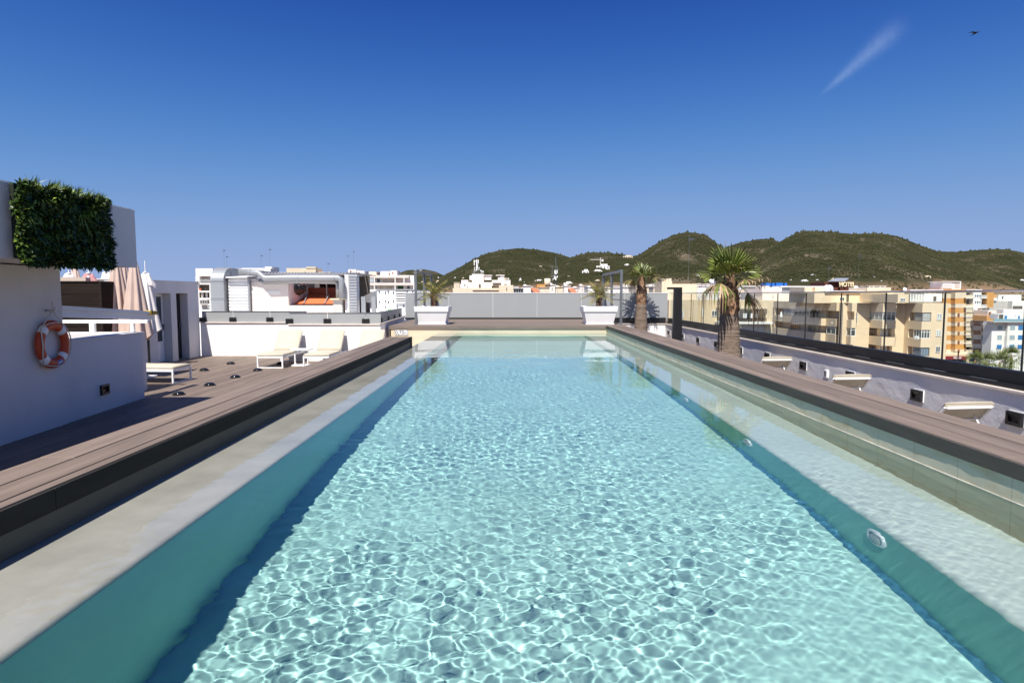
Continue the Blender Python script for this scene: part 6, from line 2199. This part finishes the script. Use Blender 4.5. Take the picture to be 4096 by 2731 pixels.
VL = [('t', 1442, 589, 22, 6, 2330), ('t', 1385, 612, 30, 12, 1980), ('t', 1372, 622, 22, 6, 1900), ('t', 1345, 623, 15, 9, 1800), ('t', 1440, 608, 12, 4, 2150), ('t', 1160, 641, 12, 5, 1700),
      ('t', 1305, 650, 20, 7, 1500), ('t', 1275, 640, 10, 5, 1600), ('i', 1285, 530, 38, 16, 1500), ('i', 1890, 590, 18, 10, 1500), ('i', 235, 580, 52, 20, 1600), ('i', 2268, 575, 28, 12, 1500),
      ('o', 1255, 285, 100, 34, 1350), ('o', 1385, 195, 80, 22, 1700), ('o', 1570, 258, 70, 22, 1450), ('o', 1690, 260, 60, 36, 1450), ('o', 1780, 250, 50, 16, 1480), ('o', 2320, 232, 60, 24, 1450),
      ('o', 1450, 272, 40, 14, 1420), ('p', 315, 195, 50, 22, 1500), ('p', 1030, 186, 130, 22, 1500), ('p', 1215, 190, 60, 14, 1520), ('p', 2330, 240, 60, 26, 1400), ('p', 425, 250, 28, 14, 1300),
      ('d', 160, 512, 32, 18, 1500), ('d', 285, 515, 30, 18, 1500), ('d', 990, 528, 34, 24, 1450), ('d', 1180, 540, 34, 44, 1300), ('d', 1470, 555, 120, 30, 1200), ('d', 1250, 583, 60, 16, 1200), ('d', 1490, 335, 60, 20, 2400),
      ('f', 1885, 190, 80, 20, 5600), ('f', 1650, 405, 30, 16, 3600), ('f', 1850, 492, 70, 26, 1900), ('f', 2310, 350, 34, 18, 2400), ('d', 1940, 488, 40, 14, 1600)]
for i, (c, u, v, w, h, Y) in enumerate(VL):
    villa(c, u, v, w, h, Y, 'small white villa standing among the trees on the hillside', m='villa' if i % 5 else 'cream')
# ochre houses on the left slope
for (u, v, w, h) in ((2100, 495, 130, 46), (2295, 440, 70, 44), (1930, 460, 60, 36)):
    villa('f', u, v, w, h, 1400, 'ochre stone house on the lower left slope', 'ochre hillside houses', 'beige')
# tower crane on the hill
p = at('i', 265, 430, Y=1950)
cr = thing('tower_crane', 'thin pale tower crane standing on the hillside', 'crane', p)
zt_ = at('i', 265, 362, Y=1950).z
w_ = 1.4
MB().box(p.x - w_, p.x + w_, p.y - w_, p.y + w_, p.z - 5, zt_ + 6).build('mast', M['wall_grey'], cr)
xa, xb = at('i', 158, 362, Y=1950).x, at('i', 297, 370, Y=1950).x
MB().box(xa, xb, p.y - w_ * 0.7, p.y + w_ * 0.7, zt_ - 0.9, zt_ + 1.1).build('jib', M['wall_grey'], cr)
MB().box(xb - 6, xb, p.y - 1.5, p.y + 1.5, zt_ - 6, zt_ - 1).build('counterweight', M['wall_white'], cr)

# ------------------------------------------------------------------ a bird in the sky
p = at('s', 3901, 133, Y=60)
bd = thing('bird', 'small dark swift gliding high in the blue sky', 'bird', p)
bm = MB()
bm.loft([[Vector((0.06 * r * math.cos(a_) + dx, dy, 0.06 * r * math.sin(a_) + dz)) for a_ in [k * math.pi / 4 for k in range(8)]] for r, dx, dy, dz in ((0.2, 0.20, -0.3, 0.06), (1, 0.10, -0.12, 0.02), (1.1, 0, 0.1, -0.02), (0.4, -0.1, 0.3, -0.1), (0.1, -0.16, 0.42, -0.16))])
bm.build('body', M['gap'], bd, smooth=True, local=True)
for sg_, L in ((-1, 0.62), (1, 0.42)):
    wv = MB()
    wv.add([(0, -0.12, 0.05), (sg_ * L * 0.5, -0.05, 0.13), (sg_ * L, 0.2, 0.06 if sg_ < 0 else 0.14), (sg_ * L * 0.5, 0.14, 0.11), (0, 0.14, 0.03),
            (0, -0.12, 0.03), (sg_ * L * 0.5, -0.05, 0.115), (sg_ * L * 0.5, 0.14, 0.095), (0, 0.14, 0.01)],
           [(0, 1, 3, 4), (1, 2, 3), (5, 8, 7, 6), (6, 7, 2)])
    wv.build('wing', M['gap'], bd, local=True)
